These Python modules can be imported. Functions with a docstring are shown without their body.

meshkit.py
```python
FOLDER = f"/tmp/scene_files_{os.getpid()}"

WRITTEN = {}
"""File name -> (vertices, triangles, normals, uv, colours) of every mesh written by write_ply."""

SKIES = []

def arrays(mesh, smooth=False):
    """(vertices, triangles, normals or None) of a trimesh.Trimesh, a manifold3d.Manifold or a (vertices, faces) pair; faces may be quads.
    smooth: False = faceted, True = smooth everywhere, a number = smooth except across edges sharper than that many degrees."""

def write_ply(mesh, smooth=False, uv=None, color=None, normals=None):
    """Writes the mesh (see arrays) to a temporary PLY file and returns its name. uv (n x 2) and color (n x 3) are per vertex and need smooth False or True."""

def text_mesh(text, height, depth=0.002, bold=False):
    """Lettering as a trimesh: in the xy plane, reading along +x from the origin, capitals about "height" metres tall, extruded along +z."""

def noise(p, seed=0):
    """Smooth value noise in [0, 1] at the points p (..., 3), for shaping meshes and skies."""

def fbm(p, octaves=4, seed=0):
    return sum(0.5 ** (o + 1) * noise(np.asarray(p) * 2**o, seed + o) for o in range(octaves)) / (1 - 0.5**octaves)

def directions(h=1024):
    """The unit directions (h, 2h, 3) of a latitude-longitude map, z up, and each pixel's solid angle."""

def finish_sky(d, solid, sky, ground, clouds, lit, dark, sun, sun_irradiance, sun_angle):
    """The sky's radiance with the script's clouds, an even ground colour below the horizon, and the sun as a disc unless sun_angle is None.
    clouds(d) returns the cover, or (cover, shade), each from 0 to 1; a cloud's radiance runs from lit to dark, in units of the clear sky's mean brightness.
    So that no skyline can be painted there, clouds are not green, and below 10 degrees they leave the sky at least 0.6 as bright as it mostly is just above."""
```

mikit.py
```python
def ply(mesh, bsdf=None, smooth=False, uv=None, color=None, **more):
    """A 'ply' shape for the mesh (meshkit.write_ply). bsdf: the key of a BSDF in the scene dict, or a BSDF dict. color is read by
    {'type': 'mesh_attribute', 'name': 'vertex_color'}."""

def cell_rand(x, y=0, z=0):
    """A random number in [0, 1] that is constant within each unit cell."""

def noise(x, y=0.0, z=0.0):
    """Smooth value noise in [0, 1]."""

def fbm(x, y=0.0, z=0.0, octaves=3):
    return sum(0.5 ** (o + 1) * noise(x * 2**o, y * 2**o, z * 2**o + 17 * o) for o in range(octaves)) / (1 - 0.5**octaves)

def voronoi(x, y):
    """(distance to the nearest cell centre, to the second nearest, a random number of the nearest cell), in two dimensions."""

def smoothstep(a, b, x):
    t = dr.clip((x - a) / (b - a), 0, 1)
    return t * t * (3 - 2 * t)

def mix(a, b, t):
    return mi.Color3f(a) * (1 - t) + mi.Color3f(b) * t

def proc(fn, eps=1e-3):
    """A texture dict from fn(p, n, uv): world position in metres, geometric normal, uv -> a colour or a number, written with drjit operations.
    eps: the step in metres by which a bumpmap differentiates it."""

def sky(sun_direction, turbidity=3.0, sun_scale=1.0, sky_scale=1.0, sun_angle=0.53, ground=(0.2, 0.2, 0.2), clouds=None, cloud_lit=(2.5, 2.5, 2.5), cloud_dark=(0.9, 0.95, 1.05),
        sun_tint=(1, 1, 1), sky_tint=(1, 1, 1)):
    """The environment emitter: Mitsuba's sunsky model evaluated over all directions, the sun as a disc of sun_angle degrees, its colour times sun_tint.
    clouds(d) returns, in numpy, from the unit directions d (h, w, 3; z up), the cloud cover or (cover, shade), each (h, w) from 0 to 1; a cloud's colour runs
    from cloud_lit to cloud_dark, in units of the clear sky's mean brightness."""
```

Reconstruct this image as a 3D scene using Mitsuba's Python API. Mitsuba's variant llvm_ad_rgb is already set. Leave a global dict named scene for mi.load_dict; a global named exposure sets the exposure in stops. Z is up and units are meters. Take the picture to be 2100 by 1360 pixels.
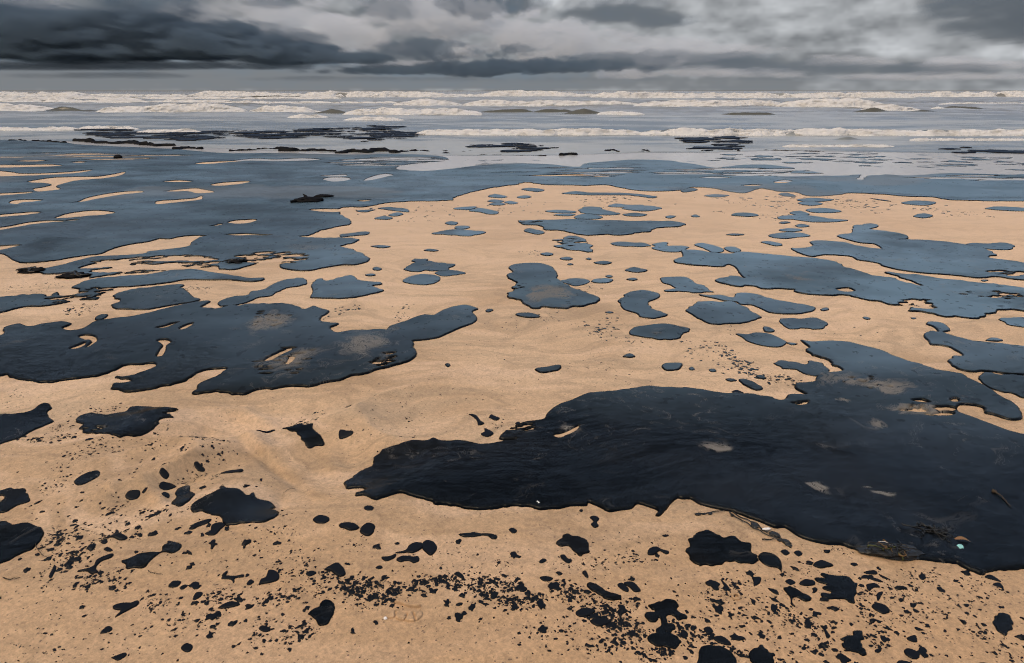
import math, numpy as np, trimesh, shapely, drjit as dr, mitsuba as mi, mikit, meshkit
from shapely.geometry import Polygon, LineString, Point
from scipy.spatial import Delaunay
T = mi.ScalarTransform4f
scene, labels = {}, {}

# ---------------------------------------------------------------- camera, sky, exposure
EYE = 1.6
PITCH = 0.338583
scene['camera'] = {'type': 'perspective', 'fov': 73.74, 'fov_axis': 'x', 'near_clip': 0.05, 'far_clip': 40000.0,
    'to_world': T().look_at(origin=[0, 0, EYE], target=[0, math.cos(PITCH), EYE - math.sin(PITCH)], up=[0, 0, 1])}
exposure = 3.0

# storm clouds: (azimuth, elevation, half width, half height in degrees, brightness, softness)
CLOUDS = [(18.1,4.27,24.9,2.67,0.381,0.60),(34.6,4.54,4.6,1.84,0.195,0.60),(-30.4,4.46,13.5,2.25,0.181,0.70),(-33.5,5.02,1.9,0.68,0.242,0.60),(-31.8,4.25,3.5,0.51,0.262,0.70),(-26.6,4.77,5.3,1.33,0.216,0.70),(-20.5,3.72,6.3,1.58,0.254,0.60),(-15.1,3.84,3.3,1.63,0.352,0.50),(-12.1,5.05,6.6,2.18,0.352,0.60),(-6.7,4.80,6.3,2.22,0.392,0.60),(-17.9,2.95,4.3,1.08,0.141,0.60),(-6.4,3.08,6.0,1.28,0.188,0.60),(-15.8,3.49,4.0,0.72,0.376,0.40),(-13.0,3.19,2.6,0.59,0.402,0.35),(-4.2,2.68,1.5,0.91,0.413,0.35),(1.9,3.80,6.4,1.50,0.314,0.60),(2.3,2.75,2.3,0.98,0.305,0.50),(-31.3,2.71,10.7,1.10,0.034,0.45),(-22.7,2.28,7.7,0.49,0.040,0.40),(-15.2,2.04,5.1,0.44,0.048,0.40),(-25.9,5.56,2.5,0.86,0.076,0.40),(-17.9,5.94,1.8,0.42,0.091,0.40),(-9.8,5.59,1.8,0.88,0.141,0.35),(-1.5,6.24,2.3,0.89,0.080,0.30),(8.5,5.51,2.8,0.59,0.138,0.40),(11.1,5.01,1.8,0.44,0.138,0.40),(4.8,5.55,1.5,0.37,0.205,0.50),(-33.4,1.41,8.3,0.51,0.089,0.50),(-22.8,1.56,9.2,0.49,0.098,0.50),(-26.7,0.71,14.4,0.62,0.181,0.60),(-7.2,1.89,4.2,0.30,0.262,0.40),(-8.7,1.32,6.4,0.45,0.065,0.40),(0.0,1.48,8.0,0.61,0.065,0.40),(4.2,1.33,4.2,0.46,0.080,0.40),(-2.7,0.51,16.1,0.50,0.117,0.50),(7.2,1.86,4.2,0.45,0.141,0.50),(9.1,1.25,1.7,0.38,0.328,0.40),(14.6,1.29,2.6,0.41,0.352,0.40),(11.3,2.08,1.1,0.37,0.352,0.40),(15.6,1.97,7.3,0.66,0.205,0.50),(21.5,1.58,4.6,0.71,0.195,0.50),(17.5,0.59,11.7,0.51,0.216,0.50),(25.8,2.54,4.4,0.41,0.434,0.40),(33.8,2.35,3.8,0.50,0.479,0.40),(30.9,1.76,3.9,0.52,0.376,0.40),(29.0,1.48,4.0,0.53,0.209,0.40),(34.0,1.11,2.9,0.38,0.305,0.40),(29.7,0.47,10.7,0.40,0.287,0.50),(23.3,2.27,2.1,0.49,0.195,0.50)]
LIT, DARK = np.array([2.13, 2.19, 2.25]), np.array([0.020, 0.036, 0.052])

def clouds(d):
    az, el = np.degrees(np.arctan2(d[..., 0], d[..., 1])), np.degrees(np.arcsin(np.clip(d[..., 2], -1, 1)))
    sm = lambda a, b, x: (lambda t: t * t * (3 - 2 * t))(np.clip((x - a) / (b - a), 0, 1))
    def f(sx, sy, seed, o=5):
        return meshkit.fbm(np.stack([az * sx + 200, el * sy + 50, 0 * az], -1), o, seed) - 0.5
    paler = np.cos(np.radians(az - 50))   # the sky is paler to the right, darker to the left
    L = 0.57 - 0.23 * sm(6.5, 11, el) + 0.35 * sm(22, 45, el) + 1.9 * sm(40, 88, el)
    L = L * (1 + 0.9 * f(0.05, 0.11, 3, 6) * (1 - 0.6 * sm(8, 14, el)))
    wx, wy = 9.0 * f(0.11, 0.2, 11), 2.2 * f(0.11, 0.2, 12)
    wx2, wy2 = 2.6 * f(0.5, 0.9, 13), 0.75 * f(0.5, 0.9, 14)
    L = L * (1 + 0.60 * paler * sm(5, 11, el) * (1 - sm(38, 70, el)))
    low = 1 - sm(9, 13, el)
    for a, e, ra, re, v, soft in CLOUDS:
        r = np.hypot((az + 0.35 * wx + wx2 - a) / ra, (el + 0.25 * wy + wy2 - e) / re)
        L = L + (v / 0.625 - L) * (1 - sm(1 - soft, 1 + soft, r)) * low
    L = L * (1 + low * (1.0 * f(0.3, 0.9, 21, 6) + 0.8 * f(1.0, 2.2, 22, 4)))
    return 1 - (0.40 + 0.15 * paler) * sm(7, 12, el), np.clip((LIT.mean() - L) / (LIT.mean() - DARK.mean()), 0, 1)

scene['sky'] = mikit.sky([-0.45, -0.35, 0.82], turbidity=5, sun_scale=0.22, sun_tint=(1.0, 0.90, 0.78), sky_scale=1.0, sun_angle=40, ground=(0.2, 0.17, 0.13),
                         clouds=clouds, sky_tint=(0.56, 0.62, 0.69), cloud_lit=tuple(LIT), cloud_dark=tuple(DARK))

# dark rain clouds over the sea: a real cloud volume 5 to 7 km out, masses as (x, y, z, rx, ry, rz, density)
MASSES = [(-3400,5500,374,1493,500,173,1.20),(-2256,5500,286,1100,500,86,1.20),(-1460,5500,232,746,373,56,1.00),(-3159,5900,113,927,464,32,0.10),(-1384,5900,84,1096,500,28,0.10),(396,5900,80,716,358,28,0.08),(2572,5900,80,927,464,28,0.07),(-3616,5600,508,1040,500,132,0.25),(-2932,5600,458,920,460,150,0.25),(-2609,5300,581,416,260,158,0.35),(-1697,5300,600,265,260,58,0.30),(-930,5400,541,255,260,127,0.17),(-137,5300,594,341,260,125,0.35),(790,5400,541,366,260,93,0.17),(1064,5400,484,231,260,51,0.16),(474,5400,528,193,260,47,0.12),(-1812,5600,319,600,300,150,0.35),(-642,5700,283,651,326,99,0.32),(-875,5700,149,774,387,45,0.50),(-38,5700,167,936,468,67,0.55),(-3761,5700,177,1221,500,36,0.20),(-2469,5700,181,1344,500,36,0.25),(720,5700,205,489,260,58,0.22),(2241,5700,177,611,305,72,0.14),(3156,5700,163,651,326,54,0.16),(1630,5700,213,733,366,76,0.13),(3791,5600,541,640,320,264,0.20)]
PALE = [(-2245,7000,572,750,375,275,0.60),(-1633,6900,481,591,296,239,0.90),(-787,7100,644,862,431,257,0.90),(-1321,6900,397,542,271,98,0.80),(-502,6900,342,296,260,141,1.00),(185,7000,432,750,375,198,0.80),(275,6900,300,345,260,119,0.90),(-898,7100,242,609,304,50,0.70),(1139,7100,158,304,260,56,0.90),(1850,7100,167,456,260,61,0.90),(1416,7100,269,254,260,67,0.80),(603,7000,330,450,260,110,0.60),(-4503,7000,709,450,260,99,0.50),(-4299,7000,601,550,275,77,0.50),(-2779,7000,676,600,300,143,0.50),(3399,7200,268,617,309,68,0.50),(2454,7200,170,463,260,57,0.60),(4552,7200,250,566,283,68,0.60),(1762,7200,370,823,411,113,0.35),(936,7100,430,609,304,134,0.40),(4097,7200,133,1029,500,45,0.40)]
def cloud_volume(name, masses, y0, y1, albedo, scale, seed, label, z0=60.0, z1=1080.0):
    BX0, BX1 = -1.14 * y1, 1.14 * y1
    gx, gy, gz = np.linspace(BX0, BX1, 1300), np.linspace(y0, y1, 7), np.linspace(z0, z1, 150)
    GZ, GY, GX = np.meshgrid(gz, gy, gx, indexing='ij')
    PT = np.stack([GX / 900, GY / 1500, GZ / 260], -1) + 40
    W1 = meshkit.fbm(PT * [1.3, .8, .8] + PT[..., [2, 1, 0]] * [0.5, 0, 0], 2, seed) - 0.5
    W2 = meshkit.fbm(PT * [4.2, 1.5, 2.2] + 9, 5, seed + 1) - 0.5
    W2 = W2 + 0.45 * (0.42 - np.abs(meshkit.fbm(PT * [8, 3, 3.6] + 3, 3, seed + 2) - 0.5) * 3)
    dens = np.zeros_like(GX)
    for x, y, z, rx, ry, rz, k in masses:
        i0, i1 = np.searchsorted(gx, [x - 2 * rx, x + 2 * rx]); k0, k1 = np.searchsorted(gz, [z - 2.4 * rz, z + 2.4 * rz])
        s_ = np.s_[k0:k1, :, i0:i1]
        dz = (GZ[s_] - z) / rz
        r_ = np.sqrt(((GX[s_] - x) / rx) ** 2 + ((GY[s_] - y) / ry) ** 2 + np.where(dz < 0, 1.3 * dz, dz) ** 2)
        c_ = np.clip((0.95 + 0.9 * W1[s_] + 1.4 * W2[s_] - r_) / 0.24, 0, 1)
        dens[s_] = np.maximum(dens[s_], k * c_ * c_ * (3 - 2 * c_))
    dens *= np.clip(np.minimum.reduce([GX - BX0, BX1 - GX, GY - y0, y1 - GY, GZ - z0, z1 - GZ]) / 60, 0, 1)
    scene[name + '_air'] = {'type': 'heterogeneous', 'albedo': {'type': 'constvolume', 'value': {'type': 'rgb', 'value': albedo}}, 'scale': scale,
        'sigma_t': {'type': 'gridvolume', 'grid': mi.VolumeGrid(dens.astype(np.float32)[..., None]), 'filter_type': 'trilinear', 'wrap_mode': 'clamp',
            'to_world': T().translate([BX0, y0, z0]).scale([BX1 - BX0, y1 - y0, z1 - z0])}}
    scene[name] = {'type': 'cube', 'bsdf': {'type': 'null'}, 'interior': {'type': 'ref', 'id': name + '_air'},
        'to_world': T().translate([0, (y0 + y1) / 2, (z0 + z1) / 2]).scale([BX1, (y1 - y0) / 2, (z1 - z0) / 2])}
    labels[name] = {'label': label, 'category': 'clouds', 'kind': 'stuff'}
cloud_volume('storm_cloud', MASSES, 4800.0, 6300.0, [0.19, 0.26, 0.33], 0.0095, 201, 'dark blue-grey rain clouds hanging over the sea')
cloud_volume('pale_cloud', PALE, 6500.0, 7900.0, [0.84, 0.865, 0.89], 0.006, 301, 'pale billowing clouds behind the dark rain clouds', 60.0, 1200.0)

# ---------------------------------------------------------------- data: outlines on the beach, metres (x to the right, y away from the eye)
PATCHES = [
('vast blue-black sheet of oil covering the wet beach below the surf, pierced by sand slits','great oil sheet',[(-17.58,24.28),(-16.52,24.04),(-14.62,23.11),(-13.77,22.39),(-12.51,21.72),(-11.03,21.08),(-9.78,20.48),(-8.62,19.63),(-7.73,19.11),(-6.41,19.11),(-4.54,18.71),(-3.99,18.75),(-3.14,18.85),(-2.37,18.61),(-1.81,18.13),(-1.56,17.25),(-1.89,16.64),(-2.43,16.07),(-2.55,15.21),(-1.96,14.73),(-1.44,15.04),(-0.74,15.89),(-0.19,16.26),(0.27,16.33),(0.93,16.07),(1.45,15.54),(1.71,16.33),(2.35,16.84),(3,17.25),(3.76,17.04),(4.03,16.53),(4.26,16.07),(4.44,15.37),(4.74,15.54),(5.23,15.96),(5.79,16.07),(6.03,15.72),(6.19,15.27),(5.81,14.57),(5.28,14.05),(4.9,13.8),(5.46,13.99),(6.13,15.04),(6.5,15.44),(6.32,14.73),(6.46,14.33),(6.8,14.88),(6.97,14.57),(7.05,14.05),(6.59,13.25),(6.7,13.25),(7.06,13.85),(7.55,14.05),(7.96,13.91),(8.83,14.28),(9.46,14.22),(10.01,14.05),(10.46,14.13),(10.72,13.99),(8.13,10.48),(7.87,10.56),(7.49,10.56),(7.12,10.64),(6.8,10.69),(6.69,10.99),(6.33,11.04),(6.11,11.26),(5.78,11.41),(5.58,11.45),(5.31,11.26),(4.98,11.11),(4.77,11.17),(4.76,11.54),(4.47,11.64),(4.32,12),(3.86,11.45),(3.64,11.64),(3.48,12.05),(3.17,12.15),(2.92,11.8),(2.49,11.64),(2.13,11.74),(1.86,12.15),(1.67,12.48),(1.31,12.37),(0.96,12.44),(0.59,12.53),(0.3,12.83),(0.09,12.6),(-0.2,12.26),(-0.48,11.94),(-0.73,11.45),(-0.88,10.99),(-0.91,10.64),(-1.13,10.59),(-1.42,10.56),(-1.85,10.43),(-2.05,10.17),(-2.19,10.02),(-2.48,9.97),(-2.37,9.49),(-2.26,9.2),(-2.1,8.89),(-2.07,8.65),(-2.14,8.52),(-2.24,8.35),(-2.36,8.17),(-2.36,7.97),(-2.45,7.87),(-2.2,7.81),(-1.97,7.8),(-1.85,7.78),(-1.74,7.68),(-1.7,7.55),(-1.77,7.42),(-1.86,7.33),(-1.81,7.28),(-1.71,7.13),(-1.56,6.94),(-1.449,6.788),(-1.416,6.716),(-1.44,6.577),(-1.532,6.476),(-1.655,6.456),(-1.802,6.345),(-1.901,6.25),(-2.041,6.25),(-2.196,6.345),(-2.269,6.476),(-2.29,6.591),(-2.381,6.57),(-2.5,6.55),(-2.55,6.41),(-2.628,6.281),(-2.765,6.313),(-2.88,6.41),(-2.935,6.345),(-3.035,6.25),(-3.2,6.31),(-3.33,6.19),(-3.48,6.16),(-3.61,6.13),(-3.72,6.07),(-3.83,6),(-3.89,6.1),(-4.02,6.16),(-4.12,6.22),(-4.22,6.16),(-4.32,6.13),(-4.42,6.19),(-4.57,6.22),(-4.63,6.29),(-4.53,6.34),(-4.43,6.44),(-4.33,6.68),(-4.23,6.85),(-4.08,6.88),(-3.83,6.97),(-3.83,7.06),(-3.63,7.19),(-3.53,7.33),(-3.59,7.53),(-3.59,7.76),(-3.55,7.83),(-3.71,7.85),(-3.82,7.8),(-3.9,7.69),(-4.03,7.72),(-4.08,7.55),(-4.21,7.42),(-4.28,7.21),(-4.28,6.97),(-4.39,6.91),(-4.46,6.79),(-4.54,6.67),(-4.69,6.58),(-4.89,6.6),(-5.1,6.79),(-5.33,6.97),(-5.51,7.01),(-18.08,24.28)],[[(-11.77,15.96),(-11.23,16),(-10.67,16.11),(-10.24,15.93),(-10.29,15.68),(-10.74,15.54),(-11.11,15.44),(-11.42,15.47)],[(-10.89,14.73),(-10.5,14.57),(-9.98,14.25),(-9.55,14.36),(-9.23,14.6),(-9.02,14.95),(-8.97,14.39),(-9.27,14.07),(-9.73,13.88),(-10.24,13.82)],[(-9.04,12.95),(-9.04,13.32),(-8.96,13.58),(-8.63,13.72),(-8.21,13.77),(-8.12,14.19),(-8.09,14.57),(-7.85,13.93),(-7.9,13.45),(-8.12,13.25),(-8.24,13.02),(-8.19,12.6),(-8.09,12.26),(-7.81,11.94),(-7.79,11.74),(-7.95,11.6),(-8.26,11.94),(-8.25,12.15),(-8.29,12.48),(-8.53,12.71),(-8.86,12.81)],[(-8.48,11.35),(-8.25,11.48),(-8.03,11.56),(-8.02,11.29),(-8.32,11.13)],[(-7.61,10.4),(-7.7,10.64),(-7.52,10.71),(-7.27,10.66),(-7.33,10.5),(-7.45,10.42),(-7.42,10.27)],[(-6.64,10.51),(-6.72,10.9),(-6.68,11.29),(-6.55,11.58),(-6.31,11.7),(-6.17,11.5),(-6.38,11.22),(-6.49,10.86),(-6.57,10.48),(-6.73,10.37)],[(-6.55,13),(-6.31,13.14),(-5.97,13),(-6.18,12.85)],[(-5.44,12.53),(-5.33,12.85),(-4.94,13.02),(-4.91,12.69),(-5.1,12.41),(-5.28,12.35)],[(-5.89,11.64),(-5.67,11.94),(-5.51,12.03),(-5.15,11.76),(-4.99,11.52),(-5.19,11.41),(-5.45,11.64),(-5.65,11.6)],[(-5.4,10.4),(-5.45,10.61),(-5.21,10.74),(-5.01,10.88),(-5.01,11.11),(-4.86,10.74),(-5.01,10.53),(-5.13,10.37),(-5.27,10.24)],[(-6.08,9.07),(-6.12,9.45),(-6,9.67),(-5.77,9.67),(-5.52,9.49),(-5.56,9.3),(-5.7,9.23),(-5.84,9.11),(-5.96,9.05)],[(-7.02,9.3),(-6.91,9.45),(-6.73,9.56),(-6.55,9.51),(-6.61,9.35),(-6.73,9.23),(-6.89,9.11)],[(-7.42,16.37),(-7.18,16.72),(-6.72,17.04),(-6.47,17.55),(-5.83,17.34),(-5.31,17.64),(-4.72,17.29),(-5.12,16.96),(-5.67,16.84),(-6.34,16.96),(-6.73,16.56),(-7.09,16.15)],[(-3.62,13.32),(-3.54,13.63),(-3.25,13.61),(-3.11,13.35),(-3.15,13.07),(-3.34,12.95)],[(-2.8,13.14),(-2.75,13.85),(-2.59,14.22),(-2.4,13.99),(-2.51,13.61),(-2.66,13.19)],[(-2.89,9.76),(-2.71,9.85),(-2.4,9.8),(-2.39,9.63),(-2.47,9.53),(-2.72,9.6)],[(-3.66,8.75),(-3.59,8.91),(-3.37,8.96),(-3.34,8.75),(-3.4,8.62),(-3.58,8.64)],[(-3.36,7.93),(-3.17,8.01),(-3.01,7.98),(-2.82,7.95),(-3.02,7.91),(-3.23,7.89)],[(-6.37,8.32),(-6.28,8.54),(-6.21,8.76),(-6.02,8.86),(-5.77,8.81),(-5.93,8.72),(-6.09,8.58),(-6.14,8.41),(-6.25,8.16)],[(-5.82,8.89),(-5.71,8.95),(-5.65,8.89),(-5.77,8.83)],[(-5.63,7.29),(-5.5,7.37),(-5.38,7.36),(-5.41,7.23),(-5.48,7.09)],[(-3.76,8.44),(-3.69,8.61),(-3.66,8.51)],[(-2.39,10.63),(-2.2,10.71),(-2.25,10.54)],[(-3.85,6.19),(-3.74,6.23),(-3.62,6.21),(-3.54,6.27),(-3.39,6.28),(-3.38,6.34),(-3.32,6.4),(-3.28,6.56),(-3.39,6.53),(-3.49,6.48),(-3.63,6.51),(-3.73,6.41),(-3.81,6.36),(-3.86,6.31)],[(-3.64,6.68),(-3.55,6.77),(-3.4,6.81),(-3.26,6.86),(-3.13,6.81),(-3.23,6.72),(-3.35,6.63),(-3.5,6.6)],[(-4.13,6.34),(-4.12,6.49),(-4.05,6.6),(-3.92,6.6),(-3.95,6.46),(-4.01,6.36)],[(-2.6,6.56),(-2.54,6.65),(-2.4,6.72),(-2.32,6.78),(-2.32,6.65),(-2.45,6.58)],[(-11.98,16.92),(-11.72,17.13),(-11.32,17.08),(-11.5,16.8)],[(-10.51,16.64),(-10.41,16.8),(-10.16,16.72),(-10.19,16.49)],[(-3.38,14.05),(-3.63,13.99),(-3.81,13.82),(-3.5,13.72),(-3.3,13.82)],[(4.87,12.9),(5.16,13.19),(5.26,13.05),(5.06,12.78),(4.89,12.71)],[(4.11,12.41),(4.35,12.53),(4.5,12.46),(4.28,12.33)],[(3.65,13.58),(4.01,13.72),(4.28,13.55),(3.93,13.45)]]),
('long torn tongue of oil below the great sheet, running to the left edge','torn tongue',[(-3.781,5.663),(-3.836,5.732),(-3.83,5.84),(-3.78,5.95),(-3.68,6),(-3.53,6.05),(-3.352,6.11),(-3.25,6.21),(-3.16,6.29),(-3.007,6.294),(-2.843,6.201),(-2.688,6.122),(-2.504,6.039),(-2.359,5.969),(-2.245,5.992),(-2.229,5.895),(-2.347,5.856),(-2.545,5.912),(-2.72,5.907),(-2.914,5.912),(-3.013,5.84),(-3.117,5.785),(-3.234,5.732),(-3.406,5.679),(-3.392,5.601),(-3.419,5.476),(-3.378,5.333),(-3.512,5.309),(-3.59,5.218),(-3.696,5.139),(-3.831,5.108),(-3.876,5.023),(-3.902,4.953),(-3.962,4.88),(-4.309,5.356),(-4.214,5.394),(-4.084,5.462),(-3.97,5.476),(-3.813,5.404),(-3.829,5.526),(-3.749,5.442),(-3.64,5.476),(-3.701,5.601)],[]),
('leaf-shaped dark oil patch between the torn tongue and the largest left-hand patch','leaf-shaped patch',[(-3.197,5.152),(-3.194,5.241),(-3.242,5.404),(-3.225,5.551),(-3.156,5.663),(-3.069,5.716),(-2.95,5.769),(-2.861,5.748),(-2.868,5.653),(-2.729,5.501),(-2.587,5.366),(-2.536,5.309),(-2.579,5.227),(-2.676,5.152),(-2.761,5.087),(-2.83,5.044),(-2.982,5.065),(-3.084,5.065)],[]),
('slanting two-lobed strip of oil right of the leaf-shaped patch','two-lobed strip',[(-2.351,5.218),(-2.348,5.309),(-2.294,5.413),(-2.2,5.452),(-2.208,5.551),(-2.122,5.627),(-2.11,5.758),(-2.067,5.895),(-1.967,5.952),(-1.886,5.981),(-1.817,5.879),(-1.815,5.785),(-1.913,5.679),(-1.985,5.551),(-1.986,5.428),(-2.087,5.366),(-2.127,5.218),(-2.215,5.139),(-2.293,5.139)],[]),
("dark oil patch with a jagged notched top below the sheet's tip",'jagged notched patch',[(-1.659,5.38),(-1.685,5.551),(-1.749,5.705),(-1.765,5.868),(-1.722,5.981),(-1.658,5.879),(-1.586,5.912),(-1.554,6.027),(-1.473,6.068),(-1.338,5.924),(-1.229,5.895),(-1.163,5.856),(-1.128,5.785),(-1.203,5.721),(-1.094,5.617),(-1.107,5.551),(-1.211,5.442),(-1.301,5.356),(-1.39,5.333),(-1.484,5.333),(-1.582,5.347)],[]),
('largest left-hand oil patch, broad, with silvery scuffs and a forked sand hole','largest left-hand patch',[(-3.606,4.391),(-3.54,4.441),(-3.554,4.509),(-3.634,4.615),(-3.63,4.67),(-3.572,4.707),(-3.463,4.651),(-3.416,4.707),(-3.302,4.756),(-3.211,4.725),(-3.201,4.67),(-3.216,4.608),(-3.117,4.551),(-3.063,4.597),(-3.067,4.725),(-3.033,4.794),(-2.961,4.841),(-2.859,4.88),(-2.775,4.961),(-2.699,5.065),(-2.617,5.165),(-2.519,5.241),(-2.429,5.264),(-2.425,5.174),(-2.419,5.1),(-2.288,5.095),(-2.225,5.165),(-1.975,5.196),(-1.821,5.209),(-1.693,5.13),(-1.609,5.065),(-1.569,5.152),(-1.468,5.065),(-1.407,5.011),(-1.42,4.88),(-1.402,4.763),(-1.315,4.707),(-1.252,4.696),(-1.276,4.597),(-1.225,4.509),(-1.196,4.509),(-1.135,4.544),(-0.978,4.579),(-0.886,4.586),(-0.803,4.509),(-0.69,4.358),(-0.663,4.326),(-0.652,4.247),(-0.607,4.126),(-0.63,4.011),(-0.719,3.914),(-0.819,3.848),(-0.884,3.771),(-0.957,3.746),(-1.002,3.684),(-1.079,3.648),(-1.162,3.601),(-1.273,3.59),(-1.378,3.567),(-1.454,3.567),(-1.51,3.515),(-1.587,3.521),(-1.675,3.51),(-1.788,3.492),(-1.783,3.544),(-1.808,3.625),(-1.8,3.697),(-1.763,3.796),(-1.742,3.843),(-1.833,3.822),(-1.89,3.746),(-1.929,3.66),(-1.997,3.601),(-2.063,3.544),(-2.137,3.506),(-2.228,3.537),(-2.287,3.555),(-2.295,3.625),(-2.239,3.672),(-2.348,3.721),(-2.309,3.758),(-2.273,3.822),(-2.235,3.896),(-2.344,3.901),(-2.403,3.822),(-2.459,3.746),(-2.548,3.697),(-2.62,3.672),(-2.698,3.644),(-2.795,3.66),(-2.926,3.697),(-3.017,3.771),(-3.048,3.746),(-3.14,3.751)],[[(-2.9,4.195),(-2.879,4.278),(-2.889,4.342),(-2.983,4.424),(-2.955,4.454),(-2.879,4.431),(-2.813,4.342),(-2.8,4.247),(-2.806,4.21),(-2.841,4.326),(-2.887,4.358),(-2.848,4.263),(-2.856,4.195)],[(-2.268,4.062),(-2.305,4.186),(-2.325,4.263),(-2.4,4.342),(-2.349,4.358),(-2.296,4.31),(-2.301,4.247),(-2.263,4.156),(-2.242,4.056)],[(-2.545,4.608),(-2.504,4.659),(-2.462,4.722),(-2.429,4.733),(-2.459,4.662),(-2.48,4.608)],[(-2.366,4.59),(-2.355,4.67),(-2.324,4.714),(-2.323,4.626),(-2.34,4.572)],[(-1.559,3.983),(-1.54,4.082),(-1.475,4.18),(-1.44,4.171),(-1.487,4.082),(-1.515,3.977)],[(-1.397,3.928),(-1.415,4.053),(-1.379,4.039),(-1.374,3.955),(-1.383,3.901)]]),
('slanting oval oil lobe at the right end of the biggest left patch','slanting oval lobe',[(-0.886,4.601),(-0.874,4.659),(-0.776,4.802),(-0.67,4.936),(-0.632,4.928),(-0.593,4.92),(-0.532,5.065),(-0.436,5.152),(-0.36,5.178),(-0.261,5.087),(-0.298,5.002),(-0.256,4.841),(-0.283,4.725),(-0.372,4.615),(-0.445,4.509),(-0.506,4.424),(-0.591,4.375),(-0.664,4.355),(-0.7,4.316),(-0.821,4.475),(-0.882,4.509)],[]),
('oil patch with a raised tip at the left frame edge, beside the kidney-shaped one','raised-tip left patch',[(-2.757,3.224),(-2.69,3.24),(-2.61,3.249),(-2.569,3.279),(-2.572,3.349),(-2.542,3.387),(-2.488,3.36),(-2.457,3.319),(-2.451,3.279),(-2.418,3.22),(-2.367,3.173),(-2.356,3.136),(-2.384,3.064),(-2.419,2.994),(-2.467,2.924),(-2.506,2.879)],[]),
('kidney-shaped black oil patch on bare sand below the largest left-hand patch','kidney-shaped patch',[(-2.229,3.136),(-2.259,3.192),(-2.257,3.24),(-2.222,3.269),(-2.133,3.249),(-2.065,3.269),(-2.044,3.329),(-1.998,3.36),(-1.909,3.343),(-1.826,3.299),(-1.771,3.269),(-1.771,3.22),(-1.743,3.182),(-1.782,3.136),(-1.769,3.108),(-1.792,3.037),(-1.848,2.986),(-1.91,2.952),(-1.979,2.961),(-2.066,2.972),(-2.131,3.02),(-2.156,3.055),(-2.187,3.072)],[]),
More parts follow.
